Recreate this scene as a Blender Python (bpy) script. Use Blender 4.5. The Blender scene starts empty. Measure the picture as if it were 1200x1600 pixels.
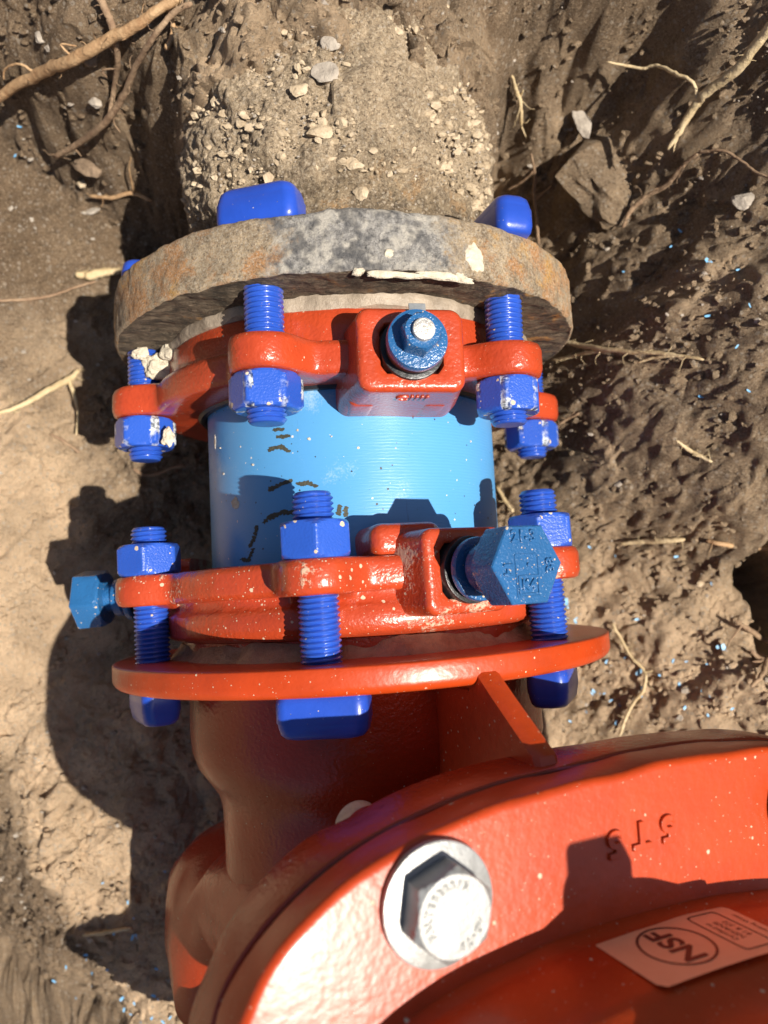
import bpy, math, random
import numpy as np
from mathutils import Matrix, Vector

# ---------------------------------------------------------------- camera, light, exposure
sc = bpy.context.scene
COL = sc.collection
MM = 0.001
FPX = 1202.0


def rmat(rx, ry, rz):
    c, s = math.cos, math.sin
    X = np.array([[1, 0, 0], [0, c(rx), -s(rx)], [0, s(rx), c(rx)]])
    Y = np.array([[c(ry), 0, s(ry)], [0, 1, 0], [-s(ry), 0, c(ry)]])
    Z = np.array([[c(rz), -s(rz), 0], [s(rz), c(rz), 0], [0, 0, 1]])
    return Z @ Y @ X


CAM = np.array([2.5475, 40.1654, 478.0075])
CROT = rmat(.0827, -.0289, -.0501)
cam_d = bpy.data.cameras.new('camera')
cam = bpy.data.objects.new('camera', cam_d)
COL.objects.link(cam)
cam_d.sensor_fit = 'HORIZONTAL'
cam_d.sensor_width = 7.3
cam_d.lens = 7.3 * FPX / 1200.0
cam_d.clip_start = 0.01
cam_d.clip_end = 100.0
cam_d.dof.use_dof = True
cam_d.dof.focus_distance = 0.372
cam_d.dof.aperture_fstop = 2.2
_m = Matrix([list(r) for r in CROT]).to_4x4()
_m.translation = Vector(CAM * MM)
cam.matrix_world = _m
sc.camera = cam

SUN = Vector((0.52, -0.27, 1.0)).normalized()      # towards the sun
world = bpy.data.worlds.new('World')
sc.world = world
world.use_nodes = True
wn = world.node_tree
bg = wn.nodes['Background']
sky = wn.nodes.new('ShaderNodeTexSky')
sky.sky_type = 'NISHITA'
sky.sun_disc = False
sky.sun_elevation = math.asin(SUN.z)
sky.sun_rotation = math.atan2(SUN.x, SUN.y)
sky.air_density = 1.0
sky.dust_density = 1.5
wn.links.new(sky.outputs[0], bg.inputs[0])
bg.inputs[1].default_value = 0.052
sun_d = bpy.data.lights.new('sun', 'SUN')
sun_d.energy = 5.0
sun_d.angle = math.radians(0.5)
sun_d.color = (1.0, 0.93, 0.82)
sun = bpy.data.objects.new('sun', sun_d)
COL.objects.link(sun)
sun.rotation_euler = SUN.to_track_quat('Z', 'Y').to_euler()
sun.location = (1, 0, 2)
sc.view_settings.view_transform = 'Standard'
sc.view_settings.look = 'None'
sc.view_settings.exposure = 0.56
sc.view_settings.gamma = 1.0
sc.view_settings.use_curve_mapping = False

RNG = np.random.default_rng(7)
random.seed(7)


def rays(px):
    px = np.atleast_2d(np.asarray(px, float))
    d = np.stack([(px[:, 0] - 600) / FPX, -(px[:, 1] - 800) / FPX, -np.ones(len(px))], 1)
    return d @ CROT.T


# ---------------------------------------------------------------- object helpers
def tag(o, label=None, cat=None, group=None, kind=None):
    if label: o['label'] = label
    if cat: o['category'] = cat
    if group: o['group'] = group
    if kind: o['kind'] = kind
    return o


def mat4(M3, t=(0, 0, 0)):
    m = Matrix([list(r) for r in M3]).to_4x4()
    m.translation = Vector([a * MM for a in t])
    return m


def mesh_of(name, V, Fs, mats=(), smooth=True, sharp=35, fm=None, scale=MM):
    me = bpy.data.meshes.new(name)
    V = np.asarray(V, float) * scale
    me.from_pydata(V.tolist(), [], [list(map(int, f)) for f in Fs])
    for m in mats: me.materials.append(m)
    if fm is not None: me.polygons.foreach_set('material_index', np.asarray(fm, dtype=np.int32))
    me.validate()
    me.update()
    if smooth:
        me.shade_smooth()
        if sharp: me.set_sharp_from_angle(angle=math.radians(sharp))
    return me


def put(name, me, parent=None, M=None):
    o = bpy.data.objects.new(name, me)
    COL.objects.link(o)
    if parent is not None: o.parent = parent
    if M is not None: o.matrix_local = M
    return o


def thing(name, label, cat, M=None, group=None):
    o = bpy.data.objects.new(name, None)
    o.empty_display_size = 0.01
    COL.objects.link(o)
    if M is not None: o.matrix_world = M
    return tag(o, label, cat, group)


def loft(loops, cap0=True, cap1=True, closed=False):
    """loops: list of (N,3) arrays, ring i to ring i+1"""
    n = len(loops[0]); V = np.concatenate(loops); F = []
    L = len(loops)
    for i in range(L if closed else L - 1):
        a = i * n; b = ((i + 1) % L) * n
        for k in range(n):
            k2 = (k + 1) % n
            F.append((a + k, a + k2, b + k2, b + k))
    if not closed:
        if cap0: F.append(tuple(range(n - 1, -1, -1)))
        if cap1: F.append(tuple(range((L - 1) * n, L * n)))
    return V, F


def join(parts):
    V = []; F = []; o = 0
    for v, f in parts:
        V.append(np.asarray(v)); F += [tuple(i + o for i in q) for q in f]; o += len(v)
    return np.concatenate(V), F


def lathe_y(prof, n=96):
    """prof: list of (y, r); axis Y"""
    th = np.linspace(0, 2 * np.pi, n, endpoint=False)
    return [np.stack([r * np.sin(th), np.full(n, y), r * np.cos(th)], 1) for y, r in prof]


def srect(w, d, r, n=16):
    """rounded rectangle, half sizes w,d, corner radius r -> 4n points (x,y)"""
    P = []
    for cx, cy, a0 in ((w - r, d - r, 0), (-w + r, d - r, 90), (-w + r, -d + r, 180), (w - r, -d + r, 270)):
        for k in range(n):
            a = math.radians(a0 + 90 * k / (n - 1)); P.append((cx + r * math.cos(a), cy + r * math.sin(a)))
    return np.array(P)


def rbox(w, d, h, r, n=5):
    """rounded box centred, full sizes w(x) d(y) h(z), all edges rounded by r"""
    loops = []
    for s in (-1, 1):
        ks = range(n) if s < 0 else range(n - 1, -1, -1)
        for k in ks:
            a = math.pi / 2 * k / (n - 1)
            ins = r * (1 - math.sin(a)); z = s * (h / 2 - r + r * math.cos(a))
            p = srect(w / 2 - ins, d / 2 - ins, max(r - ins, 0.05) + 0.0, 7)
            loops.append(np.column_stack([p, np.full(len(p), z)]))
    return loft(loops)


def hex_r(th, af):
    t = (th % (math.pi / 3)) - math.pi / 6
    return af / 2 / np.cos(t)


def hex_body(af, y0, y1, bore=None, top=True, bot=True, n=144, crown=.93):
    """hexagonal prism along Y with chamfered corners"""
    th = np.linspace(0, 2 * np.pi, n, endpoint=False)
    hr = hex_r(th, af); L = []
    s = 1 if y1 > y0 else -1
    def ring(y, r): L.append(np.stack([r * np.sin(th), np.full(n, y), r * np.cos(th)], 1))
    hgt = abs(y1 - y0)
    if bore: ring(y0 + s * .4, np.full(n, bore))
    if bot:
        ring(y0, np.full(n, af / 2 * crown)); ring(y0 + s * .02 * hgt, np.minimum(hr, af / 2 * .99)); ring(y0 + s * .08 * hgt, np.minimum(hr, af / 2 * 1.06)); ring(y0 + s * .14 * hgt, np.minimum(hr, af / 2 * 1.135))
    else:
        ring(y0, hr - .6); ring(y0 + s * .6, hr)
    ring(y0 + s * .5 * hgt, np.minimum(hr, af / 2 * 1.14))
    if top:
        ring(y1 - s * .14 * hgt, np.minimum(hr, af / 2 * 1.135)); ring(y1 - s * .08 * hgt, np.minimum(hr, af / 2 * 1.06)); ring(y1 - s * .02 * hgt, np.minimum(hr, af / 2 * .99)); ring(y1, np.full(n, af / 2 * crown))
    else:
        ring(y1 - s * .6, hr); ring(y1, hr - .6)
    if bore: ring(y1 - s * .4, np.full(n, bore))
    return loft(L, cap0=not bore, cap1=not bore)


def text_mesh(s, size, depth, mat, spacing=1.0, bold=0.0):
    cu = bpy.data.curves.new('lettering', 'FONT'); cu.body = s; cu.size = size * MM; cu.extrude = depth * MM
    cu.bevel_depth = min(.25, depth * .5) * MM; cu.bevel_resolution = 1; cu.align_x = 'CENTER'; cu.align_y = 'CENTER'; cu.space_character = spacing
    cu.resolution_u = 4; cu.offset = bold * MM
    o = bpy.data.objects.new('lettering', cu); COL.objects.link(o)
    dg = bpy.context.evaluated_depsgraph_get(); dg.update()
    me = bpy.data.meshes.new_from_object(o.evaluated_get(dg))
    bpy.data.objects.remove(o)
    me.materials.clear(); me.materials.append(mat)
    return me


# ---------------------------------------------------------------- numpy noise
_perm = RNG.permutation(4096)
def _hash(ix, iy, iz=0):
    return _perm[(_perm[(_perm[ix & 4095] + iy) & 4095] + iz) & 4095]
def vnoise(x, y, z=None):
    """value-gradient noise in 2D/3D, about -1..1"""
    if z is None: z = np.zeros_like(x)
    ix = np.floor(x).astype(int); iy = np.floor(y).astype(int); iz = np.floor(z).astype(int)
    fx = x - ix; fy = y - iy; fz = z - iz
    u = fx * fx * (3 - 2 * fx); v = fy * fy * (3 - 2 * fy); w = fz * fz * (3 - 2 * fz)
    out = 0
    for dz in (0, 1):
        for dy in (0, 1):
            for dx in (0, 1):
                h = _hash(ix + dx, iy + dy, iz + dz) / 4095.0 * 2 - 1
                out = out + h * (u if dx else 1 - u) * (v if dy else 1 - v) * (w if dz else 1 - w)
    return out
def fbm(x, y, z=None, octs=4, gain=.5):
    a = 1; s = 0
    for k in range(octs):
        f = 2.03 ** k
        s = s + a * vnoise(x * f + 17 * k, y * f + 31 * k, None if z is None else z * f + 7 * k); a *= gain
    return s
def worley(x, y):
    """distance to nearest cell point and that cell's random number"""
    ix = np.floor(x).astype(int); iy = np.floor(y).astype(int)
    best = np.full(x.shape, 9.); idv = np.zeros(x.shape)
    for dy in (-1, 0, 1):
        for dx in (-1, 0, 1):
            h = _hash(ix + dx, iy + dy); h2 = _hash(ix + dx, iy + dy, 77)
            d = np.hypot(ix + dx + h / 4095. - x, iy + dy + h2 / 4095. - y)
            m = d < best; best = np.where(m, d, best); idv = np.where(m, _hash(ix + dx, iy + dy, 5) / 4095., idv)
    return best, idv


# ---------------------------------------------------------------- materials
class NT:
    def __init__(s, name):
        s.m = bpy.data.materials.new(name); s.m.use_nodes = True; s.t = s.m.node_tree
        s.b = s.t.nodes['Principled BSDF']; s.tc = s.t.nodes.new('ShaderNodeTexCoord')
        s.co = s.tc.outputs['Object']
    def n(s, typ, ins=None, **kw):
        nd = s.t.nodes.new(typ)
        for k, v in kw.items(): setattr(nd, k, v)
        for k, v in (ins or {}).items():
            if isinstance(v, bpy.types.NodeSocket): s.t.links.new(v, nd.inputs[k])
            else: nd.inputs[k].default_value = v
        return nd
    def noise(s, scale, detail=4, rough=.6, dist=0, co=None):
        return s.n('ShaderNodeTexNoise', {'Vector': co or s.co, 'Scale': scale, 'Detail': detail, 'Roughness': rough, 'Distortion': dist}).outputs[0]
    def vor(s, scale, co=None, feat='F1'):
        return s.n('ShaderNodeTexVoronoi', {'Vector': co or s.co, 'Scale': scale}, feature=feat)
    def math(s, op, a, b=0, c=0):
        nd = s.t.nodes.new('ShaderNodeMath'); nd.operation = op
        for i, v in enumerate((a, b, c)):
            if isinstance(v, bpy.types.NodeSocket): s.t.links.new(v, nd.inputs[i])
            else: nd.inputs[i].default_value = v
        return nd.outputs[0]
    def ramp(s, f, stops):
        nd = s.n('ShaderNodeValToRGB', {'Fac': f}); cr = nd.color_ramp
        while len(cr.elements) < len(stops): cr.elements.new(.5)
        for e, (p, c) in zip(cr.elements, stops):
            e.position = p; e.color = (c, c, c, 1) if isinstance(c, (int, float)) else (*c, 1)
        return nd.outputs[0]
    def mix(s, f, a, b):
        nd = s.t.nodes.new('ShaderNodeMix'); nd.data_type = 'RGBA'
        for sock, v in ((nd.inputs[0], f), (nd.inputs[6], a), (nd.inputs[7], b)):
            if isinstance(v, bpy.types.NodeSocket): s.t.links.new(v, sock)
            elif isinstance(v, (int, float)): sock.default_value = v
            else: sock.default_value = (*v, 1)
        return nd.outputs[2]
    def col(s, v):
        if isinstance(v, bpy.types.NodeSocket): s.t.links.new(v, s.b.inputs['Base Color'])
        else: s.b.inputs['Base Color'].default_value = (*v, 1)
    def rough(s, v):
        if isinstance(v, bpy.types.NodeSocket): s.t.links.new(v, s.b.inputs['Roughness'])
        else: s.b.inputs['Roughness'].default_value = v
    def bump(s, h, dist, strength=1.0):
        nd = s.n('ShaderNodeBump', {'Height': h, 'Distance': dist, 'Strength': strength})
        prev = s.b.inputs['Normal'].links
        if prev: s.t.links.new(prev[0].from_socket, nd.inputs['Normal'])
        s.t.links.new(nd.outputs[0], s.b.inputs['Normal'])
    def specks(s, scale, thr, power=3):
        v = s.vor(scale); sep = s.n('ShaderNodeSeparateColor', {0: v.outputs['Color']})
        lim = s.math('MULTIPLY', s.math('POWER', sep.outputs[0], power), thr)
        jit = s.math('MULTIPLY', s.math('SUBTRACT', s.noise(scale * 3, 2), .5), .25)
        d = s.math('ADD', v.outputs['Distance'], jit)
        return s.math('LESS_THAN', d, lim)


MUD = (.60, .47, .33)
def paint(name, c, rough=.28, peel=.25, peel_scale=420, speck=.0, mud=0.0, coat=.3, dark=.75):
    m = NT(name)
    v = m.noise(38, 5)
    base = m.mix(m.ramp(v, [(.3, 0), (.7, 1)]), tuple(a * dark for a in c), c)
    f = None
    if speck > 0:
        s1 = m.specks(210, .42 * speck, 4); s2 = m.specks(700, .5 * speck, 5)
        f = m.math('MAXIMUM', s1, s2)
    if mud > 0:
        q = m.ramp(m.math('ADD', m.noise(22, 3), m.math('MULTIPLY', m.noise(500, 3), .35)), [(.86 - mud * .2, 0), (.92 - mud * .2, .75)])
        f = q if f is None else m.math('MAXIMUM', f, q)
    if f is not None:
        base = m.mix(f, base, MUD)
        m.rough(m.math('ADD', rough, m.math('MULTIPLY', f, .6)))
    else:
        m.rough(m.math('ADD', rough, m.math('MULTIPLY', m.math('SUBTRACT', v, .5), .15)))
    m.col(base)
    m.bump(m.noise(peel_scale, 2, .5), .0006 * peel, 1)
    m.bump(m.noise(60, 3), .0012 * peel, .6)
    if f is not None: m.bump(f, .0004, .8)
    m.b.inputs['Coat Weight'].default_value = coat
    m.b.inputs['Coat Roughness'].default_value = .16
    return m.m


RED = (.49, .060, .018)
ORANGE = (.52, .055, .008)
M_clamp = paint('red_epoxy', RED, .3, .7, 500, speck=.38)
M_clamp_low = paint('red_epoxy_splashed', RED, .3, .6, 500, speck=.58, mud=.45)
M_valve = paint('orange_red_epoxy', ORANGE, .36, .30, 330, speck=.4, coat=.12, mud=.0)
M_valve_body = paint('orange_red_epoxy_shaded', (.40, .040, .009), .27, .6, 500, speck=.25, coat=.1)  # same paint as the bonnet, darkened: shade put into the colour
M_stud = paint('blue_coating', (.026, .095, .50), .3, .15, 700, speck=.35)
M_head = paint('blue_coating_smooth', (.020, .078, .50), .33, .12, 500, speck=.25)
M_gripbolt = paint('petrol_blue_paint', (.022, .12, .31), .25, .7, 900, speck=.5)
M_gripbolt2 = paint('petrol_blue_paint_splashed', (.024, .14, .36), .3, .7, 900, speck=.7)


def nut_material(name, c, wear):
    m = NT(name)
    sep = m.n('ShaderNodeSeparateXYZ', {0: m.co})
    ang = m.math('ARCTAN2', sep.outputs[0], sep.outputs[2])
    k = m.math('ABSOLUTE', m.math('SUBTRACT', m.math('FRACT', m.math('DIVIDE', m.math('ADD', ang, 10 * math.pi / 3), math.pi / 3)), .5))  # .5 at corners
    k = m.math('SUBTRACT', .5, k) if False else k
    nz = m.noise(260, 4, .7)
    edge = m.math('ADD', k, m.math('MULTIPLY', m.math('SUBTRACT', nz, .5), .28))
    w = m.ramp(edge, [(.47 - .12 * wear, 0), (.5 - .12 * wear, 1)])
    w = m.math('MULTIPLY', w, m.ramp(m.noise(60, 2), [(.44, 0), (.56, 1)]))
    base = m.mix(m.noise(45, 4), tuple(a * .8 for a in c), c)
    wcol = m.mix(m.ramp(m.noise(420, 3), [(.42, 0), (.58, 1)]), (.03, .04, .06), (.62, .66, .68))
    sp = m.specks(240, .42, 7)
    base = m.mix(m.math('MULTIPLY', w, min(1, wear * 1.2)), base, wcol)
    base = m.mix(sp, base, MUD)
    m.col(base); m.rough(m.math('ADD', .3, m.math('MULTIPLY', sp, .5)))
    m.bump(m.noise(900, 2), .00022, 1); m.bump(m.math('SUBTRACT', 1, w), .0003, .7 * wear)
    m.b.inputs['Coat Weight'].default_value = .25
    return m.m
M_nut_worn = nut_material('chipped_blue_nut', (.026, .10, .52), 1.0)
M_nut = nut_material('blue_nut', (.026, .10, .52), .12)


def pipe_material():
    m = NT('light_blue_plastic')
    mp = m.n('ShaderNodeMapping', {'Vector': m.co, 'Scale': (.12, 1, .12)}).outputs[0]
    ring = m.noise(1500, 2, .5, co=mp)
    ring2 = m.n('ShaderNodeTexWave', {'Vector': m.co, 'Scale': 190., 'Distortion': 1.2, 'Detail': 2.}, bands_direction='Y').outputs[1]
    c = m.mix(m.noise(14, 5), (.075, .285, .58), (.10, .34, .66))
    ax = m.n('ShaderNodeMapping', {'Vector': m.co, 'Scale': (1, .05, 1)}).outputs[0]
    scr = m.ramp(m.noise(500, 3, .7, co=ax), [(.70, 0), (.74, 1)])
    scr = m.math('MULTIPLY', scr, m.ramp(m.noise(20, 2), [(.5, 0), (.6, .5)]))
    c = m.mix(scr, c, (.05, .13, .28))
    dust = m.ramp(m.math('ADD', m.noise(24, 4), m.math('MULTIPLY', m.noise(900, 2), .3)), [(.74, 0), (.9, .6)])
    c = m.mix(dust, c, (.45, .60, .70))
    dk = m.specks(330, .24, 9); c = m.mix(dk, c, (.04, .06, .07))
    wt = m.specks(300, .20, 14); c = m.mix(wt, c, (.70, .68, .62))
    m.col(c); m.rough(m.math('ADD', .27, m.math('MULTIPLY', m.noise(30, 3), .18)))
    m.bump(ring, .00007, 1); m.bump(m.math('MULTIPLY', ring2, m.ramp(m.n('ShaderNodeSeparateXYZ', {0: m.co}).outputs[0], [(0, .15), (.05, 1)])), .00007, .6)
    return m.m
M_pipe = pipe_material()

m = NT('scuff_black'); m.col(m.mix(m.noise(300, 3), (.02, .022, .018), (.10, .095, .06))); m.rough(.7); m.bump(m.noise(900, 2), .0004)
M_scuff = m.m


def soil_material():
    m = NT('trench_soil')
    big = m.noise(7, 5, .65); mid = m.noise(45, 5, .7); fine = m.noise(420, 5, .75)
    c = m.mix(m.ramp(big, [(.38, 0), (.62, 1)]), (.25, .160, .090), (.50, .345, .205))
    c = m.mix(m.ramp(mid, [(.35, .75), (.6, 0)]), c, (.13, .085, .050))
    c = m.mix(m.ramp(fine, [(.3, 0), (.75, .55)]), c, (.50, .40, .29))
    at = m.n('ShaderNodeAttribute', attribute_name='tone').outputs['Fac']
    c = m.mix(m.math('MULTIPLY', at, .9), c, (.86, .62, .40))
    at2 = m.n('ShaderNodeAttribute', attribute_name='damp_shade').outputs['Fac']  # darker soil colour for damp earth and for painted-in shade
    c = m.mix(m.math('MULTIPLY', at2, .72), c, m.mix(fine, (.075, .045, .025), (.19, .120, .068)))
    g = m.specks(330, .5, 2); c = m.mix(m.math('MULTIPLY', g, .55), c, (.50, .43, .35))
    g2 = m.specks(900, .5, 2); c = m.mix(m.math('MULTIPLY', g2, .5), c, (.46, .37, .27))
    gr = m.noise(720, 4, .85)
    c = m.mix(m.ramp(gr, [(.54, 0), (.63, .6)]), c, (.66, .51, .34)); c = m.mix(m.math('MULTIPLY', m.ramp(m.noise(560, 4, .8), [(.36, .75), (.46, 0)]), m.math('SUBTRACT', 1, m.math('MULTIPLY', at, .75))), c, (.075, .046, .026))
    m.col(c); m.rough(.95); m.b.inputs['Specular IOR Level'].default_value = .3; m.bump(gr, .0022, .9)
    m.bump(mid, .007, .9); m.bump(fine, .003, 1); m.bump(m.noise(1600, 2), .0007, .8)
    return m.m
M_soil = soil_material()


def crust_material(name, cols, sparkle=.4, dark=(.07, .05, .035)):
    m = NT(name)
    big = m.noise(16, 5, .7); mid = m.noise(90, 5, .7); fine = m.noise(700, 4, .8)
    c = m.mix(m.ramp(big, [(.36, 0), (.6, 1)]), cols[0], cols[1])
    c = m.mix(m.ramp(mid, [(.36, .8), (.55, 0)]), c, dark)
    c = m.mix(m.ramp(m.noise(33, 4, .8), [(.56, 0), (.66, .8)]), c, cols[2])
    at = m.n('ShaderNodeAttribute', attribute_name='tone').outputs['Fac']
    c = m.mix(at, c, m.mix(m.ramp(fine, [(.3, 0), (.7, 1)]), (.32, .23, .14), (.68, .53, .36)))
    c = m.mix(m.ramp(fine, [(.5, 0), (.68, sparkle)]), c, (.72, .60, .44)); c = m.mix(m.ramp(m.noise(480, 4, .8), [(.37, .8), (.47, 0)]), c, (.07, .045, .025))
    g = m.specks(420, .45, 2); c = m.mix(m.math('MULTIPLY', g, .6), c, (.60, .50, .38))
    m.col(c); m.rough(.9)
    m.bump(mid, .0045, .7); m.bump(m.noise(320, 4, .8), .003, .9); m.bump(fine, .0016, 1)
    return m.m
M_oldpipe = crust_material('crusted_old_iron', [(.17, .12, .07), (.38, .285, .175), (.42, .24, .10)], .6)


def flange_material():
    m = NT('rusty_cast_iron')
    big = m.noise(34, 5, .75); mid = m.noise(110, 5, .75); fine = m.noise(900, 4, .8)
    c = m.mix(m.ramp(mid, [(.35, 0), (.62, 1)]), (.20, .14, .08), (.56, .42, .265))
    c = m.mix(m.ramp(big, [(.50, 0), (.60, .8)]), c, (.52, .23, .065))
    c = m.mix(m.ramp(m.noise(26, 4, .8, co=m.n('ShaderNodeMapping', {'Vector': m.co, 'Location': (3, 1, 2)}).outputs[0]), [(.56, 0), (.64, .8)]), c, (.58, .31, .07))
    c = m.mix(m.ramp(fine, [(.46, 0), (.66, .75)]), c, (.62, .54, .43)); c = m.mix(m.ramp(m.noise(600, 4, .85), [(.36, .75), (.48, 0)]), c, (.09, .065, .04))
    # epoxy / primer patch on the crown, right of centre
    sep = m.n('ShaderNodeSeparateXYZ', {0: m.co})
    dx = m.math('ABSOLUTE', m.math('SUBTRACT', sep.outputs[0], .010))
    wob = m.math('MULTIPLY', m.math('SUBTRACT', m.noise(50, 4), .5), .05)
    inx = m.ramp(m.math('ADD', dx, m.math('ADD', wob, m.math('MULTIPLY', m.math('SUBTRACT', m.noise(400, 4, .8), .5), .03))), [(.036, 1), (.050, 0)])
    patch = m.mix(m.ramp(m.noise(330, 6, .85), [(.34, 0), (.66, 1)]), (.07, .068, .067), (.52, .49, .45))
    patch = m.mix(m.ramp(m.noise(48, 4, .8), [(.46, 0), (.58, .9)]), patch, (.60, .55, .47)); patch = m.mix(m.ramp(m.noise(40, 3, .8, co=m.n('ShaderNodeMapping', {'Vector': m.co, 'Location': (7, 1, 2)}).outputs[0]), [(.52, 0), (.6, .7)]), patch, (.05, .052, .06))
    top = m.math('GREATER_THAN', sep.outputs[2], .10)
    c = m.mix(m.math('MULTIPLY', inx, top), c, patch)
    m.col(c); m.rough(m.math('ADD', .55, m.math('MULTIPLY', mid, .5)))
    m.bump(mid, .0015, .7); m.bump(m.noise(420, 4, .8), .0016, 1); m.bump(m.noise(1500, 3, .8), .001, 1)
    return m.m
M_flange = flange_material()
m = NT('dark_brown_iron'); mid = m.noise(110, 5, .75); fine = m.noise(700, 4, .8)  # front face of the old flange: darker brown with rust patches
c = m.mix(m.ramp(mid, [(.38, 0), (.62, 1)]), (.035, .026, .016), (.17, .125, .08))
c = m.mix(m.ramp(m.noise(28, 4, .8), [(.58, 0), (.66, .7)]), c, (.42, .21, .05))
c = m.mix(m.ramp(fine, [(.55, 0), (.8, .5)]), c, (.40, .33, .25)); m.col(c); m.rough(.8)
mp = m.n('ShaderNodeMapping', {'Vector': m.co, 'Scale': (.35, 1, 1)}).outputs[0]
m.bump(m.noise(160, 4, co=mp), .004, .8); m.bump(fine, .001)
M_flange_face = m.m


def simple(name, a, b, scale, rough, bump=.001, bscale=200, metal=0):
    m = NT(name); m.col(m.mix(m.ramp(m.noise(scale, 5, .7), [(.35, 0), (.65, 1)]), a, b)); m.rough(rough)
    m.b.inputs['Metallic'].default_value = metal
    if bump: m.bump(m.noise(bscale, 4, .7), bump, .8)
    return m.m
M_root = simple('pale_root', (.34, .19, .09), (.56, .37, .20), 90, .7, .002, 260)
M_root_dark = simple('brown_root', (.20, .12, .07), (.38, .26, .16), 90, .8, .002, 260)
M_root_dry = simple('dry_straw_root', (.45, .33, .17), (.68, .54, .33), 70, .75, .0015, 300)
M_stone = simple('tan_stone', (.36, .27, .17), (.62, .50, .35), 110, .9, .002, 350)
M_stone_grey = simple('grey_stone', (.26, .22, .18), (.46, .40, .33), 110, .9, .002, 350)
M_stone_dark = simple('earthy_stone', (.13, .088, .055), (.29, .205, .135), 60, .95, .004, 160)
M_grease = simple('cream_sealant', (.19, .15, .11), (.38, .31, .235), 60, .55, .0015, 160)
M_clay = simple('pink_clay', (.30, .14, .085), (.46, .27, .17), 80, .6, .002, 140)
M_mortar = simple('dried_mortar', (.52, .45, .34), (.72, .64, .50), 160, .9, .003, 260)
M_rubber = simple('black_rubber', (.008, .008, .009), (.02, .022, .025), 100, .35, .0003, 300)
M_zinc = simple('bare_sheared_steel', (.42, .38, .33), (.70, .68, .64), 220, .38, .0008, 500, .6)
M_steel = simple('stainless_steel_matt', (.27, .27, .26), (.40, .40, .39), 60, .38, .00025, 420, .45)
M_flake = simple('blue_plastic_shaving', (.10, .34, .62), (.25, .50, .72), 60, .5, 0)
M_greytape = simple('grey_plastic', (.13, .14, .15), (.24, .25, .26), 60, .4, .0003, 200)
M_label = simple('salmon_label', (.94, .50, .27), (.97, .56, .32), 40, .5, 0)
M_ink = simple('label_ink', (.10, .02, .015), (.13, .03, .02), 20, .5, 0)


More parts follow.
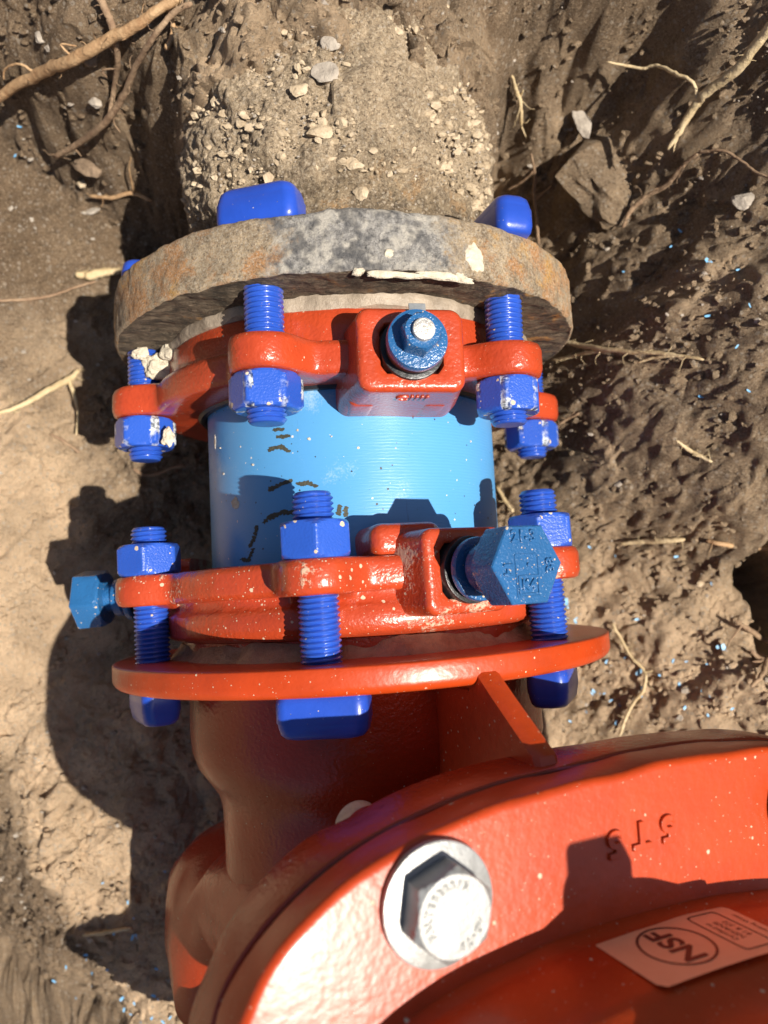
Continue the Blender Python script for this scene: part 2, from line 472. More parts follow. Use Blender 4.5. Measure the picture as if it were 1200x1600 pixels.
# ---------------------------------------------------------------- terrain
def sstep(t): t = np.clip(t, 0, 1); return t * t * (3 - 2 * t)
_XT = [-2000, -420, -300, -200, -135, -75, 60, 110, 165, 205, 240, 300, 360, 450]
_YT = [430, 430, 395, 345, 300, 285, 298, 318, 316, 300, 240, 120, -60, -500]
def H(x, y, fine=True):
    x = np.asarray(x, float); y = np.asarray(y, float)
    f = -138 + 0 * x
    f = f + np.where(x < -215, (-215 - x) * .33, 0)                      # left bank slopes gently up
    f = f + 46 * sstep((-x - 150) / 90) * sstep((y + 30) / 60) * 0.5
    f = f - 22 * np.exp(-((x + 145) / 38) ** 2 - ((y - 285) / 55) ** 2)    # hollow left of the old pipe
    f = f - 26 * np.exp(-((x - 150) / 35) ** 2 - ((y - 270) / 50) ** 2)    # hollow right of it
    f = f + 30 * sstep((x - 120) / 60) * sstep((y - 60) / 80)
    # end wall of the trench
    yt = np.interp(x, _XT, _YT)
    sl = np.gradient(np.array(_YT, float), np.array(_XT, float)); s = np.interp(x, _XT, sl)
    d = (y - yt) / np.sqrt(1 + s * s) + (9 * vnoise(x / 45, y / 45) + 5 * vnoise(x / 17 + 9, y / 17))
    wall = 175 * sstep(d / 62) + 320 * sstep((d - 40) / 330)
    # right bank
    foot = 190 - 88 * sstep((y - 15) / 70)
    d2 = x - foot + 10 * vnoise(x / 50 + 5, y / 50) + 6 * vnoise(x / 22, y / 22)
    wall2 = np.minimum(0.88 * 14 * np.logaddexp(0, d2 / 14), 560)
    f = np.maximum(f + wall, f + wall2) + .25 * np.minimum(wall, wall2)
    # drape over the old pipe
    pr = 104 ** 2 - x ** 2
    dr = np.sqrt(np.maximum(pr, 0)) - 6
    k = sstep((y - 268) / 50)
    f = np.where((np.abs(x) < 104) & (k > 0), np.maximum(f, f * (1 - k) + (dr - 8 + 12 * fbm(x / 22, y / 22, octs=4)) * k), f)
    # high bank beyond the valve, lower right
    # rounded crest at lower left, the ground falls away beyond it
    xl = np.interp(y, [-600, -284, -236, -155, -68, -20, 60], [-110, -187, -214, -246, -276, -330, -700])
    f = f - 1.22 * 9 * np.logaddexp(0, (xl - x + 5 * vnoise(x / 30, y / 30)) / 9) * sstep((60 - y) / 40)
    f = np.maximum(f, -700)
    # the other sides of the trench, well outside the picture
    f = np.maximum(f, np.minimum(1.6 * (-800 - x) - 700, 600)); f = np.maximum(f, np.minimum(1.6 * (-900 - y) - 700, 600))
    # cavity at the right edge
    f = f - 60 * np.exp(-((x - 316 + 16 * vnoise(x / 24, y / 24)) / 34) ** 2 - ((y - 12 + 18 * vnoise(x / 28, y / 28 + 5)) / 42) ** 2) * 2.6
    f = f + 26 * np.exp(-((x - 225) / 45) ** 2 - ((y - 165) / 60) ** 2)
    # trench floor further down
    n = 10 * fbm(x / 70, y / 70, octs=3)
    patch = .35 + .65 * sstep(.5 + 1.1 * fbm(x / 48 + 20, y / 48, octs=3))
    rough = .22 + .78 * sstep((x + 205 + .2 * y) / 60)                     # smooth dug face on the left
    rough = np.maximum(rough, .9 * sstep((y - 200) / 90))
    rough = np.maximum(rough, sstep((np.interp(y, [-600, -284, -236, -155, -68, -20, 60], [-110, -187, -214, -246, -276, -330, -700]) - x + 10) / 25))
    rough = np.maximum(rough, .8 * sstep((-y - 20 - 0 * x) / 60) * sstep((x + 330) / 60))
    rough = rough * (1 - .35 * sstep((x - 95) / 40) * sstep((330 - y) / 30))
    if fine:
        rough = rough * patch
        w, wi = worley(x / 21 + .3 * vnoise(x / 8, y / 8), y / 21 + .3 * vnoise(x / 8 + 3, y / 8))
        w2, wi2 = worley(x / 9, y / 9); w3, wi3 = worley(x / 4.6 + 3, y / 4.6)
        clod = 6.5 * (wi ** 1.3) * np.sqrt(np.clip(.62 - w, 0, 1)) * 1.5
        clod2 = 4.2 * wi2 * np.sqrt(np.clip(.6 - w2, 0, 1)) * 1.6
        clod3 = 2.2 * wi3 * np.sqrt(np.clip(.55 - w3, 0, 1)) * 1.6
        n = n + rough * (clod + .7 * clod2 + .6 * clod3) + (rough * .8 + .2) * (4.6 * fbm(x / 15, y / 15, octs=5, gain=.55) + 1.3 * fbm(x / 3.2, y / 3.2, octs=2))
        cr = np.abs(vnoise(x / 26 + 40, y / 26 + 2) + .5 * vnoise(x / 11, y / 11 + 8))
        n = n - 4.5 * np.exp(-(cr / .04) ** 2) * np.clip(rough - .15, 0, 1)
        n = n + 2.6 * (1 - rough) * vnoise((x + y) / 60, (x - y) / 7) + 2.0 * rough * np.abs(vnoise(x / 5.5 + 3, y / 5.5))
    return f + n


def hits(px):
    """where the view of a place in the photograph meets the soil, in mm"""
    d = rays(px); t = np.linspace(200, 1150, 900)
    P = CAM[None, None, :] + d[:, None, :] * t[None, :, None] / -d[:, None, 2:3]
    h = H(P[..., 0], P[..., 1]); below = P[..., 2] < h
    i = below.argmax(1); i = np.where(below.any(1), i, 899)
    return P[np.arange(len(P)), i]


def tone_at(gx, gy):  # sunlit stretches of soil are lightened in the colour itself
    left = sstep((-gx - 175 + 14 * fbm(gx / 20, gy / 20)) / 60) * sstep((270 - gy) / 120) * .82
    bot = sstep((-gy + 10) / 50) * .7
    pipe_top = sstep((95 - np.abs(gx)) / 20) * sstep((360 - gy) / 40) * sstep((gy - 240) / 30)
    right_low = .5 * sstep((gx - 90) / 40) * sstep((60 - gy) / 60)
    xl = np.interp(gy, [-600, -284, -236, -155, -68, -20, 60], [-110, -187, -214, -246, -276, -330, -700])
    bot = bot * (1 - .9 * sstep((xl - gx) / 25)); left = left * (1 - .9 * sstep((xl - gx) / 25))  # shade of the slope beyond the crest put into the colour
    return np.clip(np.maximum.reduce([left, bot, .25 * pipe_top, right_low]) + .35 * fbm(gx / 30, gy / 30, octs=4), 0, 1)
def damp_shade_at(gx, gy):  # damp soil at the top, plus shade painted into the soil colour
    xl = np.interp(gy, [-600, -284, -236, -155, -68, -20, 60], [-110, -187, -214, -246, -276, -330, -700]); low = .55 * sstep((xl - gx) / 25)  # low: shade of the lower left slope deepened in the colour
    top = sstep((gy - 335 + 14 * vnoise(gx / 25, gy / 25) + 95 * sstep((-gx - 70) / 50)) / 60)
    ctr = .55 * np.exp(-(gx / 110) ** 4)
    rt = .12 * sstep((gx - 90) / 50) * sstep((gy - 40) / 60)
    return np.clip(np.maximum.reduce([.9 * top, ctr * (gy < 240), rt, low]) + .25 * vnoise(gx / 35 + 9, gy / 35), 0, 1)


def build_ground():
    fx = np.arange(-432, 345, 1.6); fy = np.arange(-300, 500, 1.6)
    ext = np.array([8, 20, 40, 70, 110, 170, 300, 600, 1200, 2500, 5000.])
    X = np.concatenate([(-432 - ext)[::-1], fx, 345 + ext]); Y = np.concatenate([(-300 - ext)[::-1], fy, 500 + ext])
    gx, gy = np.meshgrid(X, Y); Z = H(gx, gy)
    far = np.maximum(np.abs(gx), np.abs(gy - 100)); Z = np.where(far > 900, np.minimum(Z, 360), Z)
    # lateral jitter makes small overhangs
    st = sstep((640 - far) / 100)
    gx2 = gx + st * (2.2 * vnoise(gx / 5, gy / 5) + 4 * vnoise(gx / 19, gy / 19)); gy2 = gy + st * (2.2 * vnoise(gx / 5 + 50, gy / 5) + 4 * vnoise(gx / 19 + 50, gy / 19))
    ny, nx = Z.shape
    V = np.stack([gx2, gy2, Z], -1).reshape(-1, 3) * MM
    idx = np.arange(nx * ny).reshape(ny, nx)
    F = np.stack([idx[:-1, :-1], idx[:-1, 1:], idx[1:, 1:], idx[1:, :-1]], -1).reshape(-1, 4)
    me = bpy.data.meshes.new('trench_ground')
    me.vertices.add(len(V)); me.vertices.foreach_set('co', V.ravel().astype(np.float32))
    me.loops.add(F.size); me.loops.foreach_set('vertex_index', F.ravel().astype(np.int32))
    me.polygons.add(len(F)); me.polygons.foreach_set('loop_start', np.arange(0, F.size, 4, dtype=np.int32))
    me.update(calc_edges=True); me.validate(); me.shade_smooth()
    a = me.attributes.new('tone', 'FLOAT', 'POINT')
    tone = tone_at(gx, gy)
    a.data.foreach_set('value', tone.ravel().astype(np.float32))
    b = me.attributes.new('damp_shade', 'FLOAT', 'POINT')
    dm = damp_shade_at(gx, gy)
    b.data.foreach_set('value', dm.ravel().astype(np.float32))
    me.materials.append(M_soil)
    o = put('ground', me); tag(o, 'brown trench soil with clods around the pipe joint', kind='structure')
build_ground()


# ---------------------------------------------------------------- frames
YU = 178.65; TU = 30.0
FU = mat4(np.eye(3)) @ Matrix.Translation(Vector((0, YU, 0)) * MM) @ Matrix.Rotation(-.0106, 4, 'Z') @ Matrix.Translation(Vector((0, -YU, 0)) * MM)
FL = mat4(rmat(-.0181, .0176, .0152), (1.34, 0, 4.72))
RB = 123.0
AU = -.3143; AL = -.169; R6 = math.pi / 3


def polar(a, y, r=RB): return (r * math.sin(a), y, r * math.cos(a))


# ---------------------------------------------------------------- old pipe
def build_old_pipe():
    root = thing('old_iron_pipe', 'old buried iron pipe caked in sandy dirt with a rusty grey bolted flange', 'pipe', Matrix.Translation((0, YU * MM, 0)))
    # pipe body, local origin at flange face
    nth, ny = 520, 330
    th = np.linspace(0, 2 * np.pi, nth, endpoint=False); yy = np.linspace(24, 330, ny)
    T, Y = np.meshgrid(th, yy)
    sx = T * 90
    w, wi = worley(sx / 13, Y / 13); w2, wi2 = worley(sx / 5, Y / 5)
    heap = sstep((Y - 62 + 12 * vnoise(sx / 25, Y / 25)) / 30)
    w3, wi3 = worley(sx / 2.9 + 7, Y / 2.9)
    R = 88.6 + 1.4 * fbm(sx / 16, Y / 16, octs=4) + .8 * vnoise(sx / 2.2, Y / 2.2) + (.9 + .8 * heap) * wi3 * np.sqrt(np.clip(.6 - w3, 0, 1)) + 1.0 * wi2 * np.sqrt(np.clip(.55 - w2, 0, 1)) + heap * (6 + 4 * fbm(sx / 22, Y / 22, octs=3) + 4 * wi ** 2 * np.sqrt(np.clip(.6 - w, 0, 1)) + 2 * wi2  * np.sqrt(np.clip(.6 - w2, 0, 1))) + 10 * np.exp(-((Y - 24) / 16) ** 2)
    V = np.stack([R * np.sin(T), Y, R * np.cos(T)], -1).reshape(-1, 3)
    loops = [V[i * nth:(i + 1) * nth] for i in range(ny)]
    v, f = loft(loops, False, False)
    me = mesh_of('pipe_body', v, f, [M_oldpipe], True, None)
    a = me.attributes.new('tone', 'FLOAT', 'POINT'); a.data.foreach_set('value', np.clip(heap * .85 * sstep((185 - Y) / 40) + .3 * fbm(sx / 12, Y / 12), 0, 1).ravel().astype(np.float32))  # sunlit rubble lightened, shaded top end left darker in the colour
    put('pipe_body', me, root)
    # flange: closed ring, rough; section loops around theta
    nth = 720
    th = np.linspace(0, 2 * np.pi, nth, endpoint=False)
    prof = []   # (y, r, kind)
    RF = 138.8
    for r in np.linspace(86, RF - 2.2, 26): prof.append((0, r, 1))
    for k in range(1, 5): a_ = k / 5 * math.pi / 2; prof.append((2.2 - 2.2 * math.cos(a_), RF - 2.2 + 2.2 * math.sin(a_), 0))
    for y in np.linspace(2.4, TU - 4.5, 15): prof.append((y, RF, 0))
    for k in range(1, 5): a_ = k / 5 * math.pi / 2; prof.append((TU - 4 + 4 * math.sin(a_), RF - 4 + 4 * math.cos(a_), 0))
    for r in np.linspace(RF - 4.5, 86, 12): prof.append((TU, r, 0))
    P = np.array([(a, b) for a, b, _ in prof]); kind = [k for *_, k in prof]
    T, _ = np.meshgrid(th, P[:, 0]); Yp = np.repeat(P[:, :1], nth, 1); Rp = np.repeat(P[:, 1:2], nth, 1)
    X3 = Rp * np.sin(T); Z3 = Rp * np.cos(T)
    n1 = fbm(X3 / 17, Yp / 17 + 3, Z3 / 17, 4); n2 = fbm(X3 / 5, Yp / 5, Z3 / 5 + 8, 3)
    crest = (Rp > RF - 6)
    Rn = Rp + np.where(crest, 0.7 * n1 + .45 * n2, .2 * n1)
    face = np.array(kind)[:, None] == 1
    Yn = Yp + np.where(face, 1.0 * n1 + .5 * n2, .45 * n1 + .3 * n2)
    fl = [np.stack([Rn[i] * np.sin(T[i]), Yn[i], Rn[i] * np.cos(T[i])], 1) for i in range(len(prof))]
    v, f = loft(fl, closed=True)
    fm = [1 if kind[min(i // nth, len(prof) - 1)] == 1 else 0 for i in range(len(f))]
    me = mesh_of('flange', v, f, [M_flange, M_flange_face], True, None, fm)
    fo = put('flange', me, root)
    tag(fo, 'rusty grey cast iron flange with a whitish primer patch')
    return root
old_pipe = build_old_pipe()


def blob(rx, ry, rz, seed, rough=.22, n=3, fl=1.0):
    """irregular lump: displaced icosphere"""
    import bmesh
    bm = bmesh.new(); bmesh.ops.create_icosphere(bm, subdivisions=n, radius=1)
    V = np.array([v.co[:] for v in bm.verts]); F = [tuple(v.index for v in f.verts) for f in bm.faces]; bm.free()
    q = V * 1.3 + seed * 3.7
    d = 1 + rough * fbm(q[:, 0], q[:, 1], q[:, 2], 3)
    V = V * d[:, None]
    if fl < 1:   # cut facets
        rs = np.random.default_rng(seed)
        for _ in range(7):
            nn = rs.normal(size=3); nn /= np.linalg.norm(nn); k = V @ nn; lim = fl * (.75 + .25 * rs.random())
            V = V - np.clip(k - lim, 0, None)[:, None] * nn[None]
    return V * np.array([rx, ry, rz]), F


# smears of mortar on the flange (parts of the old pipe)
def on_cyl(px, r, F=None):
    d = rays([px])[0]; o = CAM.copy()
    a = d[0] ** 2 + d[2] ** 2; b = o[0] * d[0] + o[2] * d[2]; c = o[0] ** 2 + o[2] ** 2 - r * r
    q = max(b * b - a * c, 0); return o + d * ((-b - math.sqrt(q)) / a)


def patch_on(px, r, w, l, seed, mat, name, parent, h=1.2, rot=0):
    """thin irregular crust hugging a round surface of radius r"""
    p = on_cyl(px, r); th0 = math.atan2(p[0], p[2])
    N, K = 40, 9; rs = np.random.default_rng(seed)
    an = np.linspace(0, 2 * np.pi, N, endpoint=False)
    ed = 1 + .35 * fbm(np.cos(an) * 1.6 + seed, np.sin(an) * 1.6, octs=3)
    V = []; F = []
    for k in range(K):
        f = 1 - k / (K - 1)
        for i in range(N):
            s = f * ed[i]; uu = w / 2 * s * math.cos(an[i]); vv = l / 2 * s * math.sin(an[i])
            a_, b_ = uu * math.cos(rot) - vv * math.sin(rot), uu * math.sin(rot) + vv * math.cos(rot)
            hh = -.6 if k == 0 else h * (1 - f ** 3) * (1 + .5 * vnoise(np.array([a_ / 3.]), np.array([b_ / 3. + seed]))[0]) + .15
            t = th0 + a_ / r; V.append(((r + hh) * math.sin(t), p[1] + b_, (r + hh) * math.cos(t)))
    for k in range(K - 1):
        for i in range(N):
            j = (i + 1) % N; F.append((k * N + i, k * N + j, (k + 1) * N + j, (k + 1) * N + i))
    V = np.array(V)
    o = put(name, mesh_of(name, V, F, [mat], True, None), None)
    if parent is not None:
        o.parent = parent; o.matrix_parent_inverse = parent.matrix_world.inverted()
    return o
bpy.context.view_layer.update()
for px, w, l, h in [((742, 402), 11, 15, 1.2), ((700, 432), 28, 4, 1.4), ((640, 430), 26, 3, 1.0), ((600, 428), 16, 3, .8), ((718, 433), 7, 5, 1.6), ((608, 395), 5, 4, .8), ((560, 424), 6, 4, .9)]:
    patch_on(px, 138.6, w, l, int(px[0]), M_mortar, 'primer_smear', old_pipe, h)

# ---------------------------------------------------------------- blue pipe
def build_blue_pipe():
    L = lathe_y([(-12, 82), (-12, 87.0), (-11.5, 87.5)] + [(y, 87.5) for y in np.linspace(0, 172, 40)] + [(176, 87.5), (176, 82)], 256)
    v, f = loft(L, closed=True)
    root = thing('blue_water_pipe', 'short light blue plastic pipe between the two red coupling rings', 'pipe')
    put('pipe_wall', mesh_of('pipe_wall', v, f, [M_pipe]), root)
    # black scuff marks: many small streaks
    rs = np.random.default_rng(3)
    marks = [([(425, 700), (440, 698), (452, 706)], 6), ([(420, 704), (430, 700)], 4), ([(435, 683), (452, 681)], 3), ([(421, 766), (438, 757), (456, 751)], 5), ([(466, 756), (480, 755), (495, 760)], 3),
             ([(412, 817), (425, 807), (440, 802), (460, 800)], 7), ([(402, 822), (398, 838), (391, 855)], 5), ([(395, 858), (389, 875)], 5), ([(378, 874), (390, 876)], 3), ([(531, 790), (530, 805)], 2), ([(541, 793), (540, 806)], 2), ([(430, 671), (440, 671)], 3)]
    V = []; F = []
    for path, wd in marks:
        P = np.array(path, float)
        seg = np.concatenate([[0], np.cumsum(np.hypot(*np.diff(P, axis=0).T))])
        for s in np.arange(0, seg[-1], 1.1):
            x = np.interp(s, seg, P[:, 0]); y = np.interp(s, seg, P[:, 1])
            taper = .35 + .65 * math.sin(math.pi * min(.95, .08 + s / seg[-1]))
            for _ in range(2):
                if rs.random() < .22: continue
                q = on_cyl((x + rs.normal() * .7, y + rs.normal() * wd * .28 * taper), 87.5); t0 = math.atan2(q[0], q[2])
                a, b = rs.uniform(.5, 1.7), rs.uniform(.3, 1.0); ro = rs.uniform(-.5, .5); o_ = len(V); m_ = 7; r_ = 87.62 + rs.uniform(0, .1)
                for k in range(m_):
                    an = 2 * math.pi * k / m_; rr = rs.uniform(.7, 1.2); e, g = a * rr * math.cos(an), b * rr * math.sin(an); e, g = e * math.cos(ro) - g * math.sin(ro), e * math.sin(ro) + g * math.cos(ro)
                    V.append((r_ * math.sin(t0 + e / r_), q[1] + g, r_ * math.cos(t0 + e / r_)))
                F.append(tuple(range(o_, o_ + m_)))
    o = put('scuff_mark', mesh_of('scuff_mark', V, F, [M_scuff], False), root); tag(o, 'black scuff marks rubbed on the blue pipe', kind='stuff')
    # dry grains stuck on the pipe
    parts = []
    for px in [(518, 682), (396, 726), (376, 698), (483, 686), (618, 700), (735, 690), (560, 700), (350, 740), (465, 672), (700, 660), (345, 700), (470, 640)]:
        q = on_cyl(px, 87.5); s = rs.uniform(.5, 1.3); v_, f_ = blob(s, s * .8, s * .6, int(px[0]), .3, 1, .8); parts.append((v_ + q, f_))
    v, f = join(parts); tag(put('dried_grain', mesh_of('dried_grain', v, f, [M_mortar], True, 30), root), 'pale dried grains stuck to the blue pipe', kind='stuff')
    for px, w, l in [((368, 786), 8, 7), ((336, 690), 3, 9)]: patch_on(px, 87.5, w, l, int(px[0]), M_mortar, 'chalk_smear', root, .25)
    return root
blue_pipe = build_blue_pipe()


# ---------------------------------------------------------------- T bolts
def thread_mesh(length, name):
    rmaj, pitch, nth, per = 9.6, 2.5, 40, 6
    rows = int(length / pitch * per)
    th = np.linspace(0, 2 * np.pi, nth, endpoint=False)
    L = []
    for i in range(rows + 1):
        y = length * i / rows
        ph = (y / pitch - th / (2 * np.pi)) % 1
        saw = np.abs(ph * 2 - 1)                       # 1 crest
        r = rmaj - 1.35 * (1 - np.clip(saw * 1.25, 0, 1))
        tip = min(1, (length - y) / 2.0); r = np.minimum(r, rmaj - 1.6 * (1 - tip))
        L.append(np.stack([r * np.sin(th), np.full(nth, y), r * np.cos(th)], 1))
    r = rmaj - 2.6; L.append(np.stack([r * np.sin(th), np.full(nth, length + .1), r * np.cos(th)], 1))
    v, f = loft(L)
    return mesh_of(name, v, f, [M_stud], True, 50)


def thead_mesh():
    # hammer head: rounded block, slightly domed, with a forging line
    loops = []
    for y, w, d in [(-1.5, 18.5, 8.5), (0, 20.3, 9.6), (3.0, 20.9, 10.2), (11, 20.9, 10.2), (12, 20.4, 9.8), (13.2, 20.3, 9.7), (16.5, 19.4, 9.1), (18.3, 17.8, 7.8), (19, 15.5, 6)]:
        p = srect(w, d, min(d - .2, 5.6), 10); loops.append(np.column_stack([p[:, 0], np.full(len(p), y), p[:, 1]]))
    v, f = loft(loops)
    return mesh_of('bolt_head', v, f, [M_head], True, 60)


ME_nut = {True: None, False: None}
for w_ in (True, False):
    v, f = hex_body(31, 0, 17.5, bore=9.3); ME_nut[w_] = mesh_of('nut', v, f, [M_nut_worn if w_ else M_nut], True, 24)
ME_thread = thread_mesh(86, 'threaded_stud')
ME_thead = thead_mesh()


def tbolt(Fm, a, y_tip, s, nut_y, head_y, worn, rot, label, group, nut_turn=0, stem_from=None):
    """s=+1: threads point to -Y (upper), s=-1: threads point to +Y (lower)"""
    # local frame: Y towards the tip, Z radial
    px, py, pz = polar(a, 0)
    er = Vector((math.sin(a), 0, math.cos(a))); ey = Vector((0, s, 0)); ex = ey.cross(er)
    M = Matrix((ex, ey, er)).transposed().to_4x4(); M.translation = Vector((px, head_y, pz)) * MM
    root = thing('hammer_head_bolt', label, 'bolt', Fm @ M, group)
    L = abs(y_tip - head_y)
    put('threaded_stud', ME_thread, root, Matrix.Translation((0, (L - 86) * MM, 0)))
    n = put('nut', ME_nut[worn], root, Matrix.Translation((0, (abs(nut_y - head_y) - 8.75) * MM, 0)) @ Matrix.Rotation(nut_turn, 4, 'Y'))
    put('bolt_head', ME_thead, root, Matrix.Rotation(rot, 4, 'Y') @ Matrix.Rotation(math.pi, 4, 'X'))
    return root


GU = 'bolts of the upper coupling'; GL = 'bolts of the lower coupling'
un = YU - 50.6
D = math.radians
tbolt(FU, AU - R6, un - 15.5, -1, un, YU + TU + .3, True, D(4), 'blue bolt at far left of the upper coupling, smeared with cream mortar', GU, D(8))
tbolt(FU, AU, un - 14.5, -1, un, YU + TU + .3, True, D(0), 'blue bolt left of the upper centre lug, nut corners chipped white', GU, D(6))
tbolt(FU, AU + R6, un - 14.0, -1, un, YU + TU + .3, True, D(-64), 'blue bolt right of the upper sheared bolt, its head turned sideways', GU, D(-4))
tbolt(FU, AU + 2 * R6, un - 14.0, -1, un, YU + TU + .3, True, D(0), 'blue bolt low at the right, half hidden under its upper neighbour', GU, D(20))
tbolt(FL, AL - R6, 73.5, 1, 55.4, -13.5, False, D(6), 'blue bolt at the left end of the lower coupling beside the side bolt', GL, D(12))
tbolt(FL, AL, 77.5, 1, 55.4, -13.5, False, D(0), 'blue bolt standing in the middle of the lower coupling, bare stud end up', GL, D(14))
tbolt(FL, AL + R6, 77.0, 1, 55.4, -13.5, False, D(15), 'blue bolt partly hidden behind the big stamped hex head', GL, D(-8))


# ---------------------------------------------------------------- coupling rings
def star(a0, base, lug_r, n=720, sm=5, extra=()):
    th = np.linspace(0, 2 * np.pi, n, endpoint=False); r = np.full(n, float(base))
    for k in range(6):
        d = (th - (a0 + k * R6) + math.pi) % (2 * math.pi) - math.pi
        s = RB * np.sin(d); ok = (np.abs(s) < lug_r) & (np.abs(d) < 1)
        r = np.where(ok, np.maximum(r, RB * np.cos(d) + np.sqrt(np.maximum(lug_r ** 2 - s ** 2, 0))), r)
    for a, hw, rr in extra:
        d = (th - a + math.pi) % (2 * math.pi) - math.pi; r = np.where(np.abs(d) < hw, np.maximum(r, rr / np.cos(d)), r)
    ker = np.exp(-np.linspace(-2, 2, 4 * sm + 1) ** 2); ker /= ker.sum()
    rr = np.concatenate([r[-60:], r, r[:60]]); r = np.convolve(rr, ker, 'same')[60:-60]
    return th, r


def ring_mesh(name, a0, s, y_plate0, y_plate1, mat, base, lug_r, skirt, extra=(), wob=.35):
    """plate with lugs + inner collar; s=direction in Y away from the flange"""
    th, r = star(a0, base, lug_r, extra=extra)
    n = len(th); L = []
    def ring(y, rad):
        x = rad * np.sin(th); z = rad * np.cos(th)
        nz = wob * vnoise(x / 9, np.full(n, y / 9.), z / 9)
        L.append(np.stack([(rad + nz) * np.sin(th), np.full(n, y) + .4 * nz, (rad + nz) * np.cos(th)], 1))
    for y, rad in skirt: ring(y, np.full(n, float(rad)))
    q = 3.2
    rin = skirt[-1][1]
    ring(y_plate0, np.maximum(r - 14, rin)); ring(y_plate0, r - q); ring(y_plate0 + s * q * .3, r - q * .3); ring(y_plate0 + s * q, r)
    for k in np.linspace(.25, .75, 3): ring(y_plate0 + (y_plate1 - y_plate0) * k, r + .3)
    ring(y_plate1 - s * q, r); ring(y_plate1 - s * q * .3, r - q * .3); ring(y_plate1, r - q); ring(y_plate1, np.maximum(r - 16, 96)); ring(y_plate1 - s * 1, np.full(n, 90.)); ring(y_plate1 - s * 4, np.full(n, 88.6))
    ring(skirt[0][0] + s * 2, np.full(n, 88.6))
    v, f = loft(L, closed=True)
    return mesh_of(name, v, f, [mat], True, 50)


def boss_mesh(name, mat, w, l, h, flare, r=6, hole=17, depth=9, bottom=-36):
    """block with rounded top, round recess in the top; z up = bolt axis, x tangential, y along pipe"""
    n = 24; L = []
    def ring(w_, l_, r_, z, dx=0): p = srect(w_, l_, max(r_, .5), n); L.append(np.column_stack([p[:, 0] + dx, p[:, 1], np.full(len(p), z)]))
    ring(w + flare, l, r, bottom); ring(w + flare * .9, l, r, bottom * .72); ring(w + flare * .35, l, r, bottom * .35); ring(w, l, r, -6)
    for k in range(6):
        a = math.pi / 2 * k / 5; q = 3.2; ring(w - q * (1 - math.cos(a)), l - q * (1 - math.cos(a)), r - .4 * q * (1 - math.cos(a)), -q + q * math.sin(a))
    P = L[-1]; ang = np.arctan2(P[:, 1], P[:, 0])
    def circ(rad, z): L.append(np.column_stack([rad * np.cos(ang), rad * np.sin(ang), np.full(len(ang), z)]))
    circ(hole + 1.6, 0.0); circ(hole + .5, -.5); circ(hole, -1.6); circ(hole - .6, -depth); circ(2, -depth)
    v, f = loft(L)
    return mesh_of(name, v, f, [mat], True, 40)


def axis_frame(Fm, org, ang, yaw=0):
    """frame whose Z is the bolt axis in the XZ plane at angle ang from +Z toward +X"""
    ez = Vector((math.sin(ang), 0, math.cos(ang))); ey = Vector((0, 1, 0)); ex = ey.cross(ez)
    M = Matrix((ex, ey, ez)).transposed().to_4x4(); M.translation = Vector(org) * MM
    return Fm @ M @ Matrix.Rotation(yaw, 4, 'X')


def disc_mesh(name, r, z0, z1, mat, bev=.8, n=72, r_in=0):
    prof = [(z0, max(r_in, .5)), (z0, r - bev), (z0 + bev, r), (z1 - bev, r), (z1 - .2 * bev, r - .3 * bev), (z1, r - bev), (z1, max(r_in, .5))]
    L = lathe_y(prof, n); L = [np.column_stack([l[:, 0], -l[:, 2], l[:, 1]]) for l in L]
    v, f = loft(L, closed=False); return mesh_of(name, v, f, [mat], True, 35)


def hexz(name, af, z0, z1, mat, **kw):
    v, f = hex_body(af, z0, z1, **kw); v = np.column_stack([v[:, 0], -v[:, 2], v[:, 1]]); return mesh_of(name, v, f, [mat], True, 24)


# --- upper coupling
up = thing('upper_coupling_ring', 'red coupling ring bolted under the rusty flange at the top of the blue pipe', 'coupling')
up.matrix_world = FU
s = -1
put('clamp_ring', ring_mesh('clamp_ring', AU, -1, YU - 24.5, YU - 41.5, M_clamp, 117, 18.5, [(YU - 6, 98), (YU - 6, 107), (YU - 8, 109), (YU - 16, 109), (YU - 22, 110)]), up)
# cream sealant lip between flange and ring
L = []
tt = np.linspace(0, 2 * np.pi, 400, endpoint=False); wv = fbm(np.sin(tt) * 6, np.cos(tt) * 6, octs=3)
for y, r in [(YU + 1, 100), (YU + 1, 110), (YU - 3, 110.5), (YU - 6.5, 109), (YU - 8.5, 105), (YU - 7, 100)]:
    L.append(np.stack([(r + 1.5 * wv) * np.sin(tt), y + 1.2 * wv * (y < YU), (r + 1.5 * wv) * np.cos(tt)], 1))
v, f = loft(L, closed=True); put('sealant_lip', mesh_of('sealant_lip', v, f, [M_grease], True, 40), up)
# seal ring glimpsed inside
v, f = loft(lathe_y([(YU - 10, 88), (YU - 10, 95), (YU - 40, 93), (YU - 42.2, 91), (YU - 42.2, 88)], 128), closed=True)
put('inner_gasket', mesh_of('inner_gasket', v, f, [M_rubber]), up)

BU = axis_frame(Matrix.Identity(4), (31, YU - 35.0, 131), D(8), D(-2))
b = put('bolt_boss', boss_mesh('bolt_boss', M_clamp, 25.5, 20, 0, 5, 6.5, 16.4, 8, bottom=-50), up, BU)
# feet and raised casting marks on the front of the boss
for sx in (-1, 1):
    v, f = rbox(14, 10, 26, 3.5); v = v + np.array([sx * 18 - 2, -15.5, -36]); put('boss_foot', mesh_of('boss_foot', v, f, [M_clamp]), b)
mk = put('cast_mark', text_mesh('CIIII', 9, 1.4, M_clamp, 1.05), b, Matrix.Translation((1.5 * MM, -19.2 * MM, -12 * MM)) @ Matrix.Rotation(math.pi / 2, 4, 'X'))
put('seal_ring', disc_mesh('seal_ring', 15.2, -8, 2.0, M_rubber), b)


